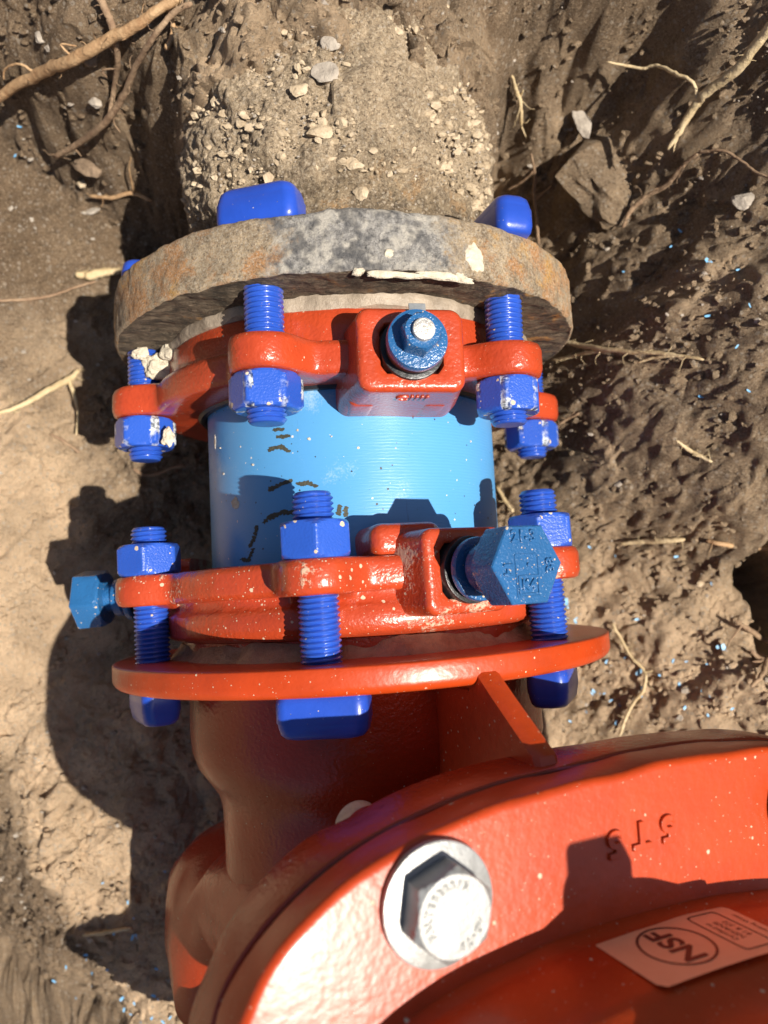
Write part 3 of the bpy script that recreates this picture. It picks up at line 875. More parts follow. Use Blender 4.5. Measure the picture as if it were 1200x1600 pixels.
def grip_bolt_sheared(Fm, label):
    root = thing('sheared_grip_bolt', label, 'bolt', Fm)
    put('seal_plug', disc_mesh('seal_plug', 13.0, -6, 9, M_rubber, 1.2), root)
    put('washer', disc_mesh('washer', 13.9, 8, 14, M_gripbolt, 1.3), root)
    put('nut', hexz('nut', 16.0, 13.5, 24, M_gripbolt, bot=False, crown=.98), root, Matrix.Rotation(D(12), 4, 'Z'))
    put('sheared_stub', disc_mesh('sheared_stub', 5.0, 20, 26.5, M_zinc, .7), root)
    v, f = rbox(8, 8, .8, .3); put('plastic_tab', mesh_of('plastic_tab', v + np.array([3, 17, 2]), f, [M_greytape]), root)
    return root
gb = grip_bolt_sheared(FU @ BU, 'dark blue flanged nut with a bare sheared silver stub, centre of the upper coupling')

# --- lower coupling
lo = thing('lower_coupling_ring', 'red coupling ring splashed with mud, bolted onto the valve flange', 'coupling')
lo.matrix_world = FL
put('clamp_ring', ring_mesh('clamp_ring', AL, 1, 30.5, 47, M_clamp_low, 117, 18.5, [(.5, 98), (.5, 104.5), (9, 105.5), (11, 112), (13, 114), (23, 114.5), (25, 112.5), (27.5, 111)]), lo)
# skim of clay at the foot
L = []
for y, r in [(-.5, 100), (-.5, 113), (2, 110), (5, 107), (7.5, 105.8), (8, 100)]:
    L.append(np.stack([(r + 2.0 * wv) * np.sin(tt), y + 1.8 * wv * (y > 1), (r + 1.6 * wv) * np.cos(tt)], 1))
v, f = loft(L, closed=True); put('clay_smear', mesh_of('clay_smear', v, f, [M_clay], True, 40), lo)
v, f = loft(lathe_y([(44, 88), (44, 93), (47.8, 91), (47.8, 88)], 128), closed=True)
put('inner_gasket', mesh_of('inner_gasket', v, f, [M_rubber]), lo)
AX_R = D(27)
BL = axis_frame(Matrix.Identity(4), (49, 37.5, 120), AX_R, 0)
b = put('bolt_boss', boss_mesh('bolt_boss', M_clamp_low, 23, 20, 0, 4, 6, 17, 8, bottom=-46), lo, BL)
v, f = rbox(36, 17, 44, 6); hump = put('boss_shoulder', mesh_of('boss_shoulder', v, f, [M_clamp_low]), lo, axis_frame(Matrix.Identity(4), (18, 54, 89), D(14)))
put('seal_ring', disc_mesh('seal_ring', 15.6, -8, 3.5, M_rubber), b)
BL2 = axis_frame(Matrix.Identity(4), (-133, 37, -15), D(-95))
b2 = put('bolt_boss', boss_mesh('bolt_boss', M_clamp_low, 23, 20, 0, 4, 6, 17, 8, bottom=-36), lo, BL2)
put('seal_ring', disc_mesh('seal_ring', 15.6, -8, 3.5, M_rubber), b2)
# third bosses, underneath
for M_ in (axis_frame(Matrix.Identity(4), (60, 38, -110), D(140)),):
    put('bolt_boss', boss_mesh('bolt_boss', M_clamp_low, 23, 20, 0, 4, 6, 17, 8, bottom=-36), lo, M_)


def grip_bolt_hex(Fm, label, turn, head=True, z0=24, mat=None):
    mat = mat or M_gripbolt
    root = thing('hex_grip_bolt', label, 'bolt', Fm, 'uncut grip bolts of the lower coupling')
    put('washer', disc_mesh('washer', 14.6, 6, 10.5, mat, 1.2), root)
    put('neck', disc_mesh('neck', 8.2, 4, z0 + 2, mat, .6), root)
    put('collar', disc_mesh('collar', 11.5, 12.5, z0 - 5.5, mat, 1.0), root)
    h = put('hex_head', hexz('hex_head', 32.5, z0, z0 + 17, mat, top=False, crown=.96), root, Matrix.Rotation(turn, 4, 'Z'))
    return root, h


gb1, hh = grip_bolt_hex(FL @ BL @ Matrix.Translation((0, 0, 0)), 'large petrol blue hex head bolt stamped 21-3 and K4, facing the viewer', D(30), z0=25)
zt = 42.0
for s_, x, y, rot, sz in [('21-3', -1.5, 11.6, 0, 7), ('B8', 11.8, -1, 90, 6.2), ('14', -11.0, -1.5, -90, 6.2), ('K4', -.5, -8.5, 0, 6.2), ('.', 0, 2.2, 0, 9)]:
    put('stamped_mark', text_mesh(s_, sz, .7, M_gripbolt, 1.05), hh, Matrix.Rotation(-D(30), 4, 'Z') @ Matrix.Translation((x * MM, y * MM, zt * MM)) @ Matrix.Rotation(D(rot), 4, 'Z'))
def frame_mesh(w, h, t, z, mat, name):
    o_ = srect(w / 2, h / 2, .8, 4); i_ = srect(w / 2 - t, h / 2 - t, .5, 4)
    L = [np.column_stack([i_, np.full(len(i_), z - .2)]), np.column_stack([i_, np.full(len(i_), z + .5)]), np.column_stack([o_, np.full(len(o_), z + .5)]), np.column_stack([o_, np.full(len(o_), z - .2)])]
    v, f = loft(L, closed=True); return mesh_of(name, v, f, [mat], False)
put('stamped_frame', frame_mesh(11, 8.2, .8, zt, M_gripbolt, 'stamped_frame'), hh, Matrix.Rotation(-D(30), 4, 'Z') @ Matrix.Translation((-.3 * MM, -8.5 * MM, 0)))
put('stamped_frame', frame_mesh(12.5, 18, .6, zt - .15, M_gripbolt, 'stamped_frame'), hh, Matrix.Rotation(-D(30), 4, 'Z') @ Matrix.Translation((-.6 * MM, -4.5 * MM, 0)))
gb2, hh2 = grip_bolt_hex(FL @ BL2, 'petrol blue hex head bolt spattered with mud, pointing left over the soil', D(18), z0=24, mat=M_gripbolt2)


# ---------------------------------------------------------------- gate valve
valve = thing('gate_valve', 'large orange red gate valve with a bolted bonnet in the lower right', 'valve', FL)
PHI = math.radians(22)
NV = Vector((math.sin(PHI), 0, math.cos(PHI))); UV = Vector((math.cos(PHI), 0, -math.sin(PHI)))
BF = Matrix((UV, Vector((0, 1, 0)), NV)).transposed().to_4x4()      # local: x=u, y=v, z=n (origin on the pipe axis)
BFw = FL.inverted() @ BF                                             # bonnet was measured in the pipe frame
# end flange with bored holes
RFL = 144.2; TL = 13.2
prof = [(0, 84), (0, 100)] + [(0, r) for r in (112, 124, 136, 141)] + [(-1.2 * (1 - math.cos(a)) - 0, 141 + 3.2 * math.sin(a)) for a in np.linspace(.3, math.pi / 2, 5)] + [(-4, RFL), (-8, RFL)] + [(-TL + 5 * (1 - math.sin(a)), RFL - 5 * (1 - math.cos(a))) for a in np.linspace(.2, math.pi / 2, 6)] + [(-TL, 130), (-TL, 84)]
v, f = loft(lathe_y(prof, 256), closed=True)
fl_me = mesh_of('end_flange', v, f, [M_valve], True, 40)
fl_o = put('end_flange', fl_me, valve)
cutters = []
for k in range(6):
    a_ = AL + k * R6
    p = srect(12.5, 10.8, 10.5, 12); L = [np.column_stack([p[:, 0], np.full(len(p), y), p[:, 1]]) for y in (-30, 20)]
    v, f = loft(L); R_ = np.array([[math.cos(a_), 0, math.sin(a_)], [0, 1, 0], [-math.sin(a_), 0, math.cos(a_)]]); v = v @ R_.T + np.array(polar(a_, 0)); cutters.append((v, f[:-2] + [f[-2], f[-1]]))
v, f = join(cutters); cme = mesh_of('cutter', v, f, [M_valve], False); co_ = bpy.data.objects.new('cutter', cme); COL.objects.link(co_); co_.matrix_world = FL
md = fl_o.modifiers.new('holes', 'BOOLEAN'); md.operation = 'DIFFERENCE'; md.object = co_; md.solver = 'EXACT'
bpy.context.view_layer.update()
dg = bpy.context.evaluated_depsgraph_get()
new_me = bpy.data.meshes.new_from_object(fl_o.evaluated_get(dg)); fl_o.modifiers.clear()
if len(new_me.vertices) > 200: fl_o.data = new_me; new_me.shade_smooth(); new_me.set_sharp_from_angle(angle=D(35)); new_me.name = 'end_flange'
bpy.data.objects.remove(co_)

# the flange and neck at the far end of the valve, below the picture
v, f = loft(lathe_y([(-285, 84), (-285, 139), (-289, 144.2), (-294, 144.2), (-298, 140), (-298, 84)], 128), closed=True); put('end_flange', mesh_of('end_flange', v, f, [M_valve], True, 40), valve)
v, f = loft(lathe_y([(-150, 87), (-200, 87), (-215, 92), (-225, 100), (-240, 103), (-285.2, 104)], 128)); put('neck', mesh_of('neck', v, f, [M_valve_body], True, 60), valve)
# neck
prof = [(-TL + .5, 90), (-TL + .5, 107), (-TL - 2, 104.5), (-TL - 5, 103.5), (-45, 103.5), (-54, 103), (-62, 100), (-70, 94), (-77, 89.5), (-86, 87.5), (-100, 87), (-150, 87)]
L = lathe_y(prof, 160)
L = [l + np.column_stack([.5 * vnoise(l[:, 0] / 14, l[:, 1] / 14, l[:, 2] / 14)] * 3) * (1 if i > 2 else 0) for i, l in enumerate(L)]
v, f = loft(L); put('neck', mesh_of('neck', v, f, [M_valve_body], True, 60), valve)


def tube_early(P, R, n=10):
    T = np.gradient(P, axis=0); T /= np.linalg.norm(T, axis=1)[:, None]; th = np.linspace(0, 2 * np.pi, n, endpoint=False); L = []
    for i in range(len(P)):
        a = np.cross(T[i], [0, 0, 1.]); a /= np.linalg.norm(a); b_ = np.cross(a, T[i]); L.append(P[i] + R[i] * (np.cos(th)[:, None] * a + np.sin(th)[:, None] * b_))
    return loft(L)


def oval(a, b, p, cx, cy, z, n=160, wob=0.0):
    t = np.linspace(0, 2 * np.pi, n, endpoint=False); c, s_ = np.cos(t), np.sin(t)
    k = (np.abs(c) ** p + np.abs(s_) ** p) ** (-1 / p)
    x = a * k * c; y = b * k * s_
    nz = wob * vnoise(x / 18, y / 18, np.full(n, z / 18.)) if wob else 0
    return np.column_stack([cx + x * (1 + nz / 100), cy + y * (1 + nz / 100), np.full(n, z)])


VC = -140.0
secs = [(-146, 30, 22, 2.2, 0), (-140, 66, 36, 2.2, 0), (-128, 92, 58, 2.6, 0), (-110, 105, 66, 3.2, 0), (-85, 110, 68, 3.6, 0), (-66, 109, 67, 3.6, 0), (-50, 103, 62, 3.0, 0), (-30, 97, 52, 2.4, 0), (0, 94, 52, 2.4, 0), (50, 94, 54, 2.4, 0), (90, 96, 58, 2.4, 0), (125, 106, 66, 2.4, 2), (150, 118, 76, 2.4, 8), (162, 136, 86, 2.5, 16), (169, 150, 94, 2.6, 22)]
L = [oval(a, b, p, cx, VC - 8 - 38 * (1 - float(sstep((z + 62) / 40.))), z, wob=2.5) for z, a, b, p, cx in secs]
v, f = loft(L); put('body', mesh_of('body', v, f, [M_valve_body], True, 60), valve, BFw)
# body flange and bonnet
def slab(name, a, b, p, cx, cy, z0, z1, q0, q1, mat, wob=1.2, inner=None, n=200):
    L = []
    for k in range(5): t = math.pi / 2 * k / 4; L.append(oval(a - q0 * (1 - math.sin(t)), b - q0 * (1 - math.sin(t)), p, cx, cy, z0 + q0 * (1 - math.cos(t)), n, wob))
    for k in range(5): t = math.pi / 2 * k / 4; L.append(oval(a - q1 * (1 - math.cos(t)), b - q1 * (1 - math.cos(t)), p, cx, cy, z1 - q1 * (1 - math.sin(t)), n, wob))
    v, f = loft(L); return mesh_of(name, v, f, [mat], True, 50)
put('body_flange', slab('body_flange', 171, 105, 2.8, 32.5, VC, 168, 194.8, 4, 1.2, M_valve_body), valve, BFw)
v, f = loft([oval(169.6, 103.9, 2.8, 32.5, VC, 194, 200), oval(169.6, 103.9, 2.8, 32.5, VC, 197, 200)]); put('bonnet_gasket', mesh_of('bonnet_gasket', v, f, [M_rubber]), valve, BFw)
bon = put('bonnet', slab('bonnet', 170, 104.5, 2.8, 32, VC, 196.0, 215, 1.2, 3.0, M_valve), valve, BFw)
# raised dome block of the bonnet
L = []
def dome(a, b, z, p=2.3, cy=-126): L.append(oval(a, b, p, 16, cy, z, 200, 1.0))
for a_, b_, z_ in [(124, 41, 209), (120, 40, 216), (117.5, 38.3, 218.5), (116.5, 37.6, 222), (115, 37, 249), (112, 35.5, 255), (106, 33, 259), (80, 31, 269), (52, 29, 285), (36, 26, 300), (24, 22, 315), (18, 18, 335), (16, 16, 365), (15, 15, 388)]: dome(a_, b_, z_, 2.3, -126 + 8 * float(sstep((z_ - 262) / 50.)))
v, f = loft(L); put('bonnet_tower', mesh_of('bonnet_tower', v, f, [M_valve], True, 60), bon)
L = [np.column_stack([srect(w_, w_, 3, 8) , np.full(32, z_)]) + np.array([19, -118, 0]) for w_, z_ in [(12.6, 384), (12.4, 402), (11.8, 423), (10, 425)]]
v, f = loft(L); put('stem_square', mesh_of('stem_square', v, f, [M_valve], True, 30), bon)  # unseen stem end, placed and sized to cast the square bonnet shadow
# rib from end flange to body flange
P = [(-TL + .2, 96), (-TL + .2, 141), (-1.0, 143.6), (-4, 147), (-8, 152), (-14, 160), (-21, 170), (-28, 180), (-33, 187), (-40, 190), (-60, 190), (-75, 150), (-75, 90)]
vs = []
for u_, ins in ((-5.5, 0), (-3.5, -1.8), (3.5, -1.8), (5.5, 0)):
    for y_, n_ in P: vs.append((u_, y_, n_ - ins * (n_ > 100)))
k = len(P); f = [tuple(range(k - 1, -1, -1)), tuple(range(3 * k, 4 * k))]
for j in range(3): f += [(j * k + i, j * k + (i + 1) % k, (j + 1) * k + (i + 1) % k, (j + 1) * k + i) for i in range(k)]
put('rib', mesh_of('rib', vs, f, [M_valve], True, 30), valve, BFw)
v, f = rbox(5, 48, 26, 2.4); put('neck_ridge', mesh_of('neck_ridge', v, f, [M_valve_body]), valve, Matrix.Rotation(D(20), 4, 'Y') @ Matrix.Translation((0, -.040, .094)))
# bolt lug and plug peeping out at the bonnet corner
LUG = (-100, -58)
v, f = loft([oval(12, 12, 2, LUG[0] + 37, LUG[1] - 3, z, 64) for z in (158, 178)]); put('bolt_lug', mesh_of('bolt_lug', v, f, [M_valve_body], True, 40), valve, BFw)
v, f = loft([oval(10, 10, 2, LUG[0] + 37, LUG[1] - 2, z, 48) for z in (146, 159)]); put('lug_plug', mesh_of('lug_plug', v, f, [M_mortar], True, 40), valve, BFw)


def bonnet_bolt(u, v_, label):
    root = thing('bonnet_bolt', label, 'bolt', BF @ Matrix.Translation((u * MM, v_ * MM, 215 * MM)), 'bonnet bolts')
    put('washer', disc_mesh('washer', 19.6, 0, 3.2, M_steel, .9), root)
    hd = put('hex_head', hexz('hex_head', 25.5, 3.1, 13.2, M_steel, bot=False, crown=.965), root, Matrix.Rotation(D(50), 4, 'Z'))
    def arc(s_, r, a0, da, size):
        for i, ch in enumerate(s_):
            if ch == ' ': continue
            a = D(a0 - da * i)
            put('raised_letter', text_mesh(ch, size, .35, M_steel), hd, Matrix.Rotation(-D(50), 4, 'Z') @ Matrix.Translation((r * math.cos(a) * MM, r * math.sin(a) * MM, 13.2 * MM)) @ Matrix.Rotation(a - math.pi / 2, 4, 'Z'))
    arc('FALTEBEBB12', 9.2, 208, 14.5, 3.4); arc('A2-70', 9.2, -22, 14, 3.2)
    return root
bonnet_bolt(-64, -64.5, 'stainless hex bolt with round washer on the orange bonnet flange')
bonnet_bolt(104.5, -62, 'stainless bonnet bolt cut off by the right edge, only its washer rim showing')

# raised characters on the bonnet flange
for ch, px in (('5', (958, 1317)), ('T', (1000, 1302)), ('5', (1040, 1292))):
    d = rays([px])[0]; n_ = np.array(NV); t = (215 - CAM @ n_) / (d @ n_); w_ = CAM + d * t; u_, v_ = w_ @ np.array(UV), w_[1]
    put('raised_character', text_mesh(ch, 13, 1.1, M_valve, bold=.3), bon, Matrix.Translation((u_ * MM, v_ * MM, 215.0 * MM)) @ Matrix.Rotation(D(180), 4, 'Z'))

# label on the tower wall: local x = along the wall, y = up the stem axis
def wall_y(u): 
    t = min(abs(u - 16) / 116.5, .999); return -126 + 37.6 * (1 - t ** 2.3) ** (1 / 2.3)
lab = thing('approval_label', 'salmon NSF label stuck on the shaded side of the valve bonnet', 'label', BF)
def bend(me):
    for v_ in me.vertices:
        x, y, z = v_.co; v_.co = (x, wall_y(x / MM) * MM + z + .0004 + .0, y)
    me.update(); return me
def lab_plate(x0, x1, y0, y1, z, mat, name, r=3):
    nx = 30; xs = np.linspace(x0, x1, nx); V = []; F = []
    for x in xs:
        e = min(x - x0, x1 - x); cut = 0 if e > r else r - math.sqrt(max(r * r - (r - e) ** 2, 0))
        for y in (y0 + cut, y1 - cut): V.append((x, y, z))
    F = [(2 * i, 2 * i + 2, 2 * i + 3, 2 * i + 1) for i in range(nx - 1)]
    return mesh_of(name, V, F, [mat], False)
LX0, LX1, LY0, LY1 = -8, 53, 219, 253
put('label_sheet', bend(lab_plate(LX0, LX1, LY0, LY1, .0, M_label, 'label_sheet')), lab)
def ring_flat(cx, cy, a, b, t, mat, name, z=.15, p=2):
    o_ = oval(a, b, p, cx, cy, z, 64); i_ = oval(a - t, b - t, p, cx, cy, z, 64); v, f = loft([o_, i_], False, False); return mesh_of(name, v, f, [mat], False)
put('label_ring', bend(ring_flat(14.5, 235.5, 13, 13, .9, M_ink, 'label_ring')), lab)
def flat_text(s_, size, cx, cy, rot, z=.18, sx=1.0):
    me = text_mesh(s_, size, 0.0, M_ink)
    c_, s2 = math.cos(rot), math.sin(rot)
    for v_ in me.vertices:
        x, y = v_.co.x, v_.co.y; v_.co = (x * c_ - y * s2 + cx * MM, x * s2 + y * c_ + cy * MM, z * MM)
    me.update(); return bend(me)
# seen from outside the wall the u axis runs right to left in plan, so lettering runs down the wall
def label_text(s_, size, cx, cy, name='label_text', bold=0.0):
    cu = text_mesh(s_, size, 0.0, M_ink, bold=bold)
    for v_ in cu.vertices:
        x, y = v_.co.x, v_.co.y           # text right -> down the wall, text up -> -u
        v_.co = (cx * MM - y, cy * MM - x, .18 * MM)
    cu.update(); cu.flip_normals(); put(name, bend(cu), lab)
label_text('NSF', 12.5, 14.5, 235.5, bold=.32)
label_text('Certified to', 2.9, 35, 235.5); label_text('NSF/ANSI', 3.2, 38.5, 235.5); label_text('61 & 372', 3.2, 42, 235.5); label_text('Drinking Water', 2.8, 49.5, 235.5)
def rect_flat(cx, cy, w, h, t, name): put(name, bend(ring_flat(cx, cy, w, h, t, M_ink, name, p=12)), lab)
rect_flat(38.5, 235.5, 7, 13.5, .6, 'label_border')


# ---------------------------------------------------------------- roots
def crom(P, n=7):
    P = np.asarray(P, float); Q = np.vstack([2 * P[0] - P[1], P, 2 * P[-1] - P[-2]]); out = []
    for i in range(1, len(Q) - 2):
        for t in np.linspace(0, 1, n, endpoint=False):
            a, b, c, d = Q[i - 1], Q[i], Q[i + 1], Q[i + 2]
            out.append(.5 * (2 * b + (c - a) * t + (2 * a - 5 * b + 4 * c - d) * t ** 2 + (3 * b - a - 3 * c + d) * t ** 3))
    out.append(Q[-2]); return np.array(out)


def tube(P, R, n=10, seed=0, knob=.12):
    P = np.asarray(P, float); T = np.gradient(P, axis=0); T /= np.linalg.norm(T, axis=1)[:, None] + 1e-9
    up_ = np.array([0, 0, 1.]); L = []
    for i in range(len(P)):
        a = np.cross(T[i], up_); a /= np.linalg.norm(a) + 1e-9; b_ = np.cross(a, T[i])
        th = np.linspace(0, 2 * np.pi, n, endpoint=False)
        rr = R[i] * (1 + knob * vnoise(np.full(n, i * .45 + seed), th * 1.2, np.full(n, seed + .5)))
        L.append(P[i] + rr[:, None] * (np.cos(th)[:, None] * a + np.sin(th)[:, None] * b_))
    return loft(L)


def root_pts(path, lift, wpx):
    h = hits(path); h = h + 0; D_ = CAM[2] - h[:, 2]
    lifts = lift if hasattr(lift, '__len__') else [lift] * len(path)
    d = rays(path); out = []
    for i in range(len(path)): out.append(h[i] - d[i] / -d[i][2] * -1 * 0 + (-d[i]) / np.linalg.norm(d[i]) * lifts[i])
    out = np.array(out); r = .8 * np.array(wpx) / FPX * (CAM[2] - out[:, 2])
    return out, r


def smooth_depth(P):
    """keep the root from following every clod: slide points along the view so depth varies slowly"""
    z = P[:, 2].copy(); k = np.array([.25, .5, .25]); zs = np.convolve(np.pad(z, 1, 'edge'), k, 'valid'); zs = np.maximum(zs, z)
    d = (P - CAM); s_ = (CAM[2] - zs) / (CAM[2] - z); return CAM + d * s_[:, None]


def make_root(label, path, wpx, mat, lift=3, branches=(), name='root', cat='root'):
    P, r = root_pts(path, lift, wpx); P = smooth_depth(P)
    C = crom(P); R = np.interp(np.linspace(0, 1, len(C)), np.linspace(0, 1, len(r)), r)
    R[0] *= .6; R[-1] *= .5
    wig = RNG.normal(size=C.shape) * R[:, None] * .10; C = C + wig
    org = Vector(C[len(C) // 2]) * MM
    root = thing(name, label, cat, Matrix.Translation(org)); o3 = np.array(org) / MM
    v, f = tube(C - o3, R, 12, seed=abs(hash(label)) % 90 if False else len(label)); put('main_root', mesh_of('main_root', v, f, [mat], True, None), root)
    for bp, bw in branches:
        P2, r2 = root_pts(bp, lift if not hasattr(lift, '__len__') else np.mean(lift), bw); P2 = smooth_depth(P2)
        j = np.argmin(((P2[0] - C) ** 2).sum(1)); P2[0] = C[j]
        C2 = crom(P2); R2 = np.interp(np.linspace(0, 1, len(C2)), np.linspace(0, 1, len(r2)), r2); R2[-1] *= .4
        C2 = C2 + RNG.normal(size=C2.shape) * R2[:, None] * .15
        v, f = tube(C2 - o3, R2, 8, seed=3); put('rootlet', mesh_of('rootlet', v, f, [mat], True, None), root)
    hs = []; rs = np.random.default_rng(len(label) * 7 + len(path))
    for _ in range(int(len(C) * .45)):
        i = rs.integers(1, len(C) - 1); g = C[i] - o3; dirn = rs.normal(size=3); dirn[2] = abs(dirn[2]) * .3; dirn /= np.linalg.norm(dirn); Q = [g]; ln = rs.uniform(.6, 2.2)
        for _ in range(6): dirn = dirn + rs.normal(size=3) * .45; dirn /= np.linalg.norm(dirn); Q.append(Q[-1] + dirn * ln)
        hs.append(tube(np.array(Q), np.linspace(.32, .12, 7), 5))
    v, f = join(hs); tag(put('root_hairs', mesh_of('root_hairs', v, f, [mat], True, None), root), kind='stuff')
    return root


make_root('thick tan root crossing the top left corner of the soil wall', [(-25, 165), (50, 120), (110, 95), (165, 65), (205, 45), (245, 18), (285, -8)], [8, 11, 12, 12, 11, 10, 9], M_root, 16,
          [([(55, 118), (30, 100), (8, 108), (6, 125)], [3, 2.5, 2, 1.5]), ([(110, 78), (95, 70), (120, 72)], [3, 2, 1.5])])
make_root('long grey brown root slanting below the thick tan root', [(85, 245), (120, 226), (160, 196), (192, 152), (212, 105), (240, 58), (270, 22), (300, 5)], [5, 6, 7, 7, 6, 6, 6, 6], M_root_dark, 22,
          [([(190, 165), (178, 190), (188, 208)], [3, 2, 1.5]), ([(115, 228), (128, 245)], [2.5, 1])])
make_root('brown vertical root hanging behind the thick tan root', [(150, -12), (168, 22), (180, 60), (184, 95), (178, 140), (170, 190)], [8, 8, 7, 6, 5, 4], M_root_dark, 9,
          [([(184, 95), (165, 70), (150, 90)], [3, 2, 1.5]), ([(178, 105), (160, 110), (168, 122)], [2, 2, 1])])
make_root('short stubby root tip near the top edge', [(262, 5), (270, 38), (268, 62), (258, 76)], [4, 5, 6, 6], M_root, 7)
make_root('pale tapering root in the top right corner with a thin side root', [(1225, 10), (1185, 65), (1150, 110), (1112, 138), (1085, 166), (1062, 205), (1043, 234)], [11, 11, 11, 10, 9, 7, 3], M_root_dry, 14,
          [([(1086, 158), (1083, 130), (1055, 115), (1028, 103), (1005, 107), (982, 103), (948, 97)], [4, 3.5, 4, 3.5, 3, 3, 2]), ([(1065, 195), (1055, 225), (1052, 238)], [3, 2, 1])])
make_root('arched brown root on the right soil with a pale thin tail', [(973, 356), (985, 330), (1008, 308), (1040, 290), (1068, 258), (1092, 238)], [3, 5, 5, 5, 4, 4], M_root_dark, 9,
          [([(1092, 238), (1130, 236), (1160, 253), (1182, 270), (1210, 280)], [3.5, 3, 3, 3, 2.5])])
make_root('thin forked root hanging right of the old pipe', [(842, 382), (838, 335), (834, 300), (836, 275), (830, 240)], [3, 3.5, 3.5, 3, 2], M_root_dark, 7, [([(835, 262), (815, 285), (793, 297)], [3, 3, 2]), ([(838, 318), (862, 290)], [2.5, 1.5])])
make_root('short pale root pair at top right of the old pipe', [(800, 118), (806, 140), (813, 160), (815, 198)], [3, 4, 4.5, 3], M_root_dry, 6, [([(813, 160), (818, 140)], [2.5, 1.5]), ([(805, 235), (822, 215)], [2, 1])])
make_root('straw coloured root lying on the lit soil at left', [(-20, 650), (30, 635), (75, 610), (108, 592), (124, 578)], [3, 4.5, 6, 7, 4], M_root_dry, 12, [([(108, 595), (118, 625), (122, 650), (119, 680)], [4, 4, 3, 2])])
make_root('pale root pointing right from the old flange edge', [(866, 530), (900, 538), (940, 545), (990, 550), (1040, 553), (1100, 562)], [4.5, 5, 5, 4.5, 4, 3], M_root_dry, 10, [([(1060, 556), (1020, 560), (995, 567)], [3.5, 3, 2])])
make_root('thin pale root just below the one at the old flange', [(862, 563), (890, 558), (920, 551), (952, 549)], [2.5, 3.5, 3.5, 3], M_root_dry, 8)
make_root('small slanted stick on the dark soil at right', [(1056, 688), (1075, 702), (1095, 713), (1113, 722)], [3, 4, 4, 3], M_root_dry, 5)
make_root('pale root lying level right of the stamped bolt', [(968, 850), (1000, 846), (1035, 845), (1070, 843)], [3, 5, 6, 4], M_root_dry, 5)
make_root('brown root level at the right edge', [(1103, 845), (1140, 852), (1185, 856), (1220, 858)], [4, 5, 5, 5], M_root, 6)
make_root('thin stalk running down the soil beside the lower flange', [(956, 974), (970, 998), (985, 1025), (1007, 1050), (1005, 1078), (985, 1105), (968, 1150)], [3, 3, 3, 3, 3.5, 3.5, 3], M_root_dry, 4, [([(1007, 1050), (1020, 1048)], [2.5, 1.5])])
make_root('forked root reaching in from the dark right edge', [(1148, 970), (1168, 982), (1190, 998), (1220, 1015)], [3, 5, 5, 5], M_root_dark, 14, [([(1160, 978), (1142, 1000), (1133, 1018)], [2.5, 2, 1.5])])
make_root('cluster of stubby rootlets at the right edge', [(1225, 1025), (1195, 1032), (1172, 1016)], [7, 6, 3], M_root_dark, 14, [([(1205, 1030), (1190, 1055), (1173, 1073)], [6, 5, 3]), ([(1200, 1030), (1175, 1034)], [4, 2])])
make_root('thin curved root in shade under the left upper bolt', [(208, 732), (225, 742), (245, 741), (268, 732), (290, 728)], [2.5, 3, 3.5, 3, 2.5], M_root_dark, 5)
make_root('broad split pale root left of the old flange', [(118, 428), (140, 430), (165, 425), (190, 424)], [6, 9, 8, 6], M_root_dry, 5)
make_root('faint long root at the left edge level with the old flange', [(-15, 470), (40, 468), (80, 462), (120, 448), (150, 440)], [3, 3, 3, 3, 2.5], M_root_dark, 4)
make_root('short stick in the bolt shadow at left', [(78, 678), (100, 690), (125, 708)], [2.5, 3.5, 3], M_root_dark, 5)
make_root('thin orange root below the left soil hollow', [(138, 306), (175, 309), (205, 302), (238, 314)], [3, 4, 4, 3], M_root, 5, [([(200, 290), (202, 265), (205, 245)], [2.5, 2, 1.5])])
make_root('straight straw on the lit strip at lower left', [(130, 1462), (160, 1458), (205, 1450)], [2.5, 3.5, 3], M_root_dry, 5)
make_root('small twig between the blue pipe and right soil', [(776, 760), (790, 783), (802, 800)], [3, 4, 3], M_root_dry, 6)
make_root('short twig above the small lower right nut', [(872, 663), (890, 653), (905, 646)], [3, 3, 2.5], M_root_dark, 6)


# ---------------------------------------------------------------- stones and loose bits
def make_stone(label, px, sx, sy, mat, lift=0, rot=0, h=.55, seed=0, name='stone', on=None, cat='stone'):
    if on: p = on_cyl(px, on); D_ = CAM[2] - p[2]
    else: p = hits([px])[0]; D_ = CAM[2] - p[2]
    k = D_ / FPX / 2; v, f = blob(sx * k, sy * k, min(sx, sy) * k * h, seed, .25, 4, .72)
    root = put(name, mesh_of(name, v, f, [mat], True, 28), None, Matrix.Translation(Vector(p + np.array([0, 0, lift])) * MM) @ Matrix.Rotation(D(rot), 4, 'Z'))
    return tag(root, label, cat)
st = make_stone('large dirt coated stone with a pale chipped edge, upper right', (958, 262), 165, 215, M_soil, -4, 30, .45, 3)
make_stone('pale pointed flake at the tip of the large dirty stone', (903, 205), 34, 58, M_stone_grey, 9, 25, .4, 4)
make_stone('largest tan stone on the crust above the old flange', (500, 208), 50, 32, M_stone, 1, 5, .6, 5, on=93)
make_stone('rounded tan pebble just above the old flange', (564, 301), 23, 26, M_stone, .5, 20, .6, 6, on=90)
make_stone('tan pebble a little higher above the old flange', (551, 259), 28, 24, M_stone, .5, 0, .5, 7, on=91)
make_stone('pale flat stone on the upper left of the crust', (466, 142), 32, 28, M_stone, 1, 40, .45, 8, on=98)
make_stone('grey square stone near the top centre', (518, 68), 34, 34, M_stone_grey, 3, 30, .4, 9)
make_stone('flat grey stone patch beside the pale flat stone', (508, 118), 46, 42, M_stone_grey, 1, 0, .3, 10, on=96)
make_stone('small tan stone in the middle of the crust', (553, 175), 18, 16, M_stone, .5, 0, .6, 11, on=95)
make_stone('tan stone right of centre on the crust', (674, 182), 22, 14, M_stone, .5, 20, .5, 12, on=95)
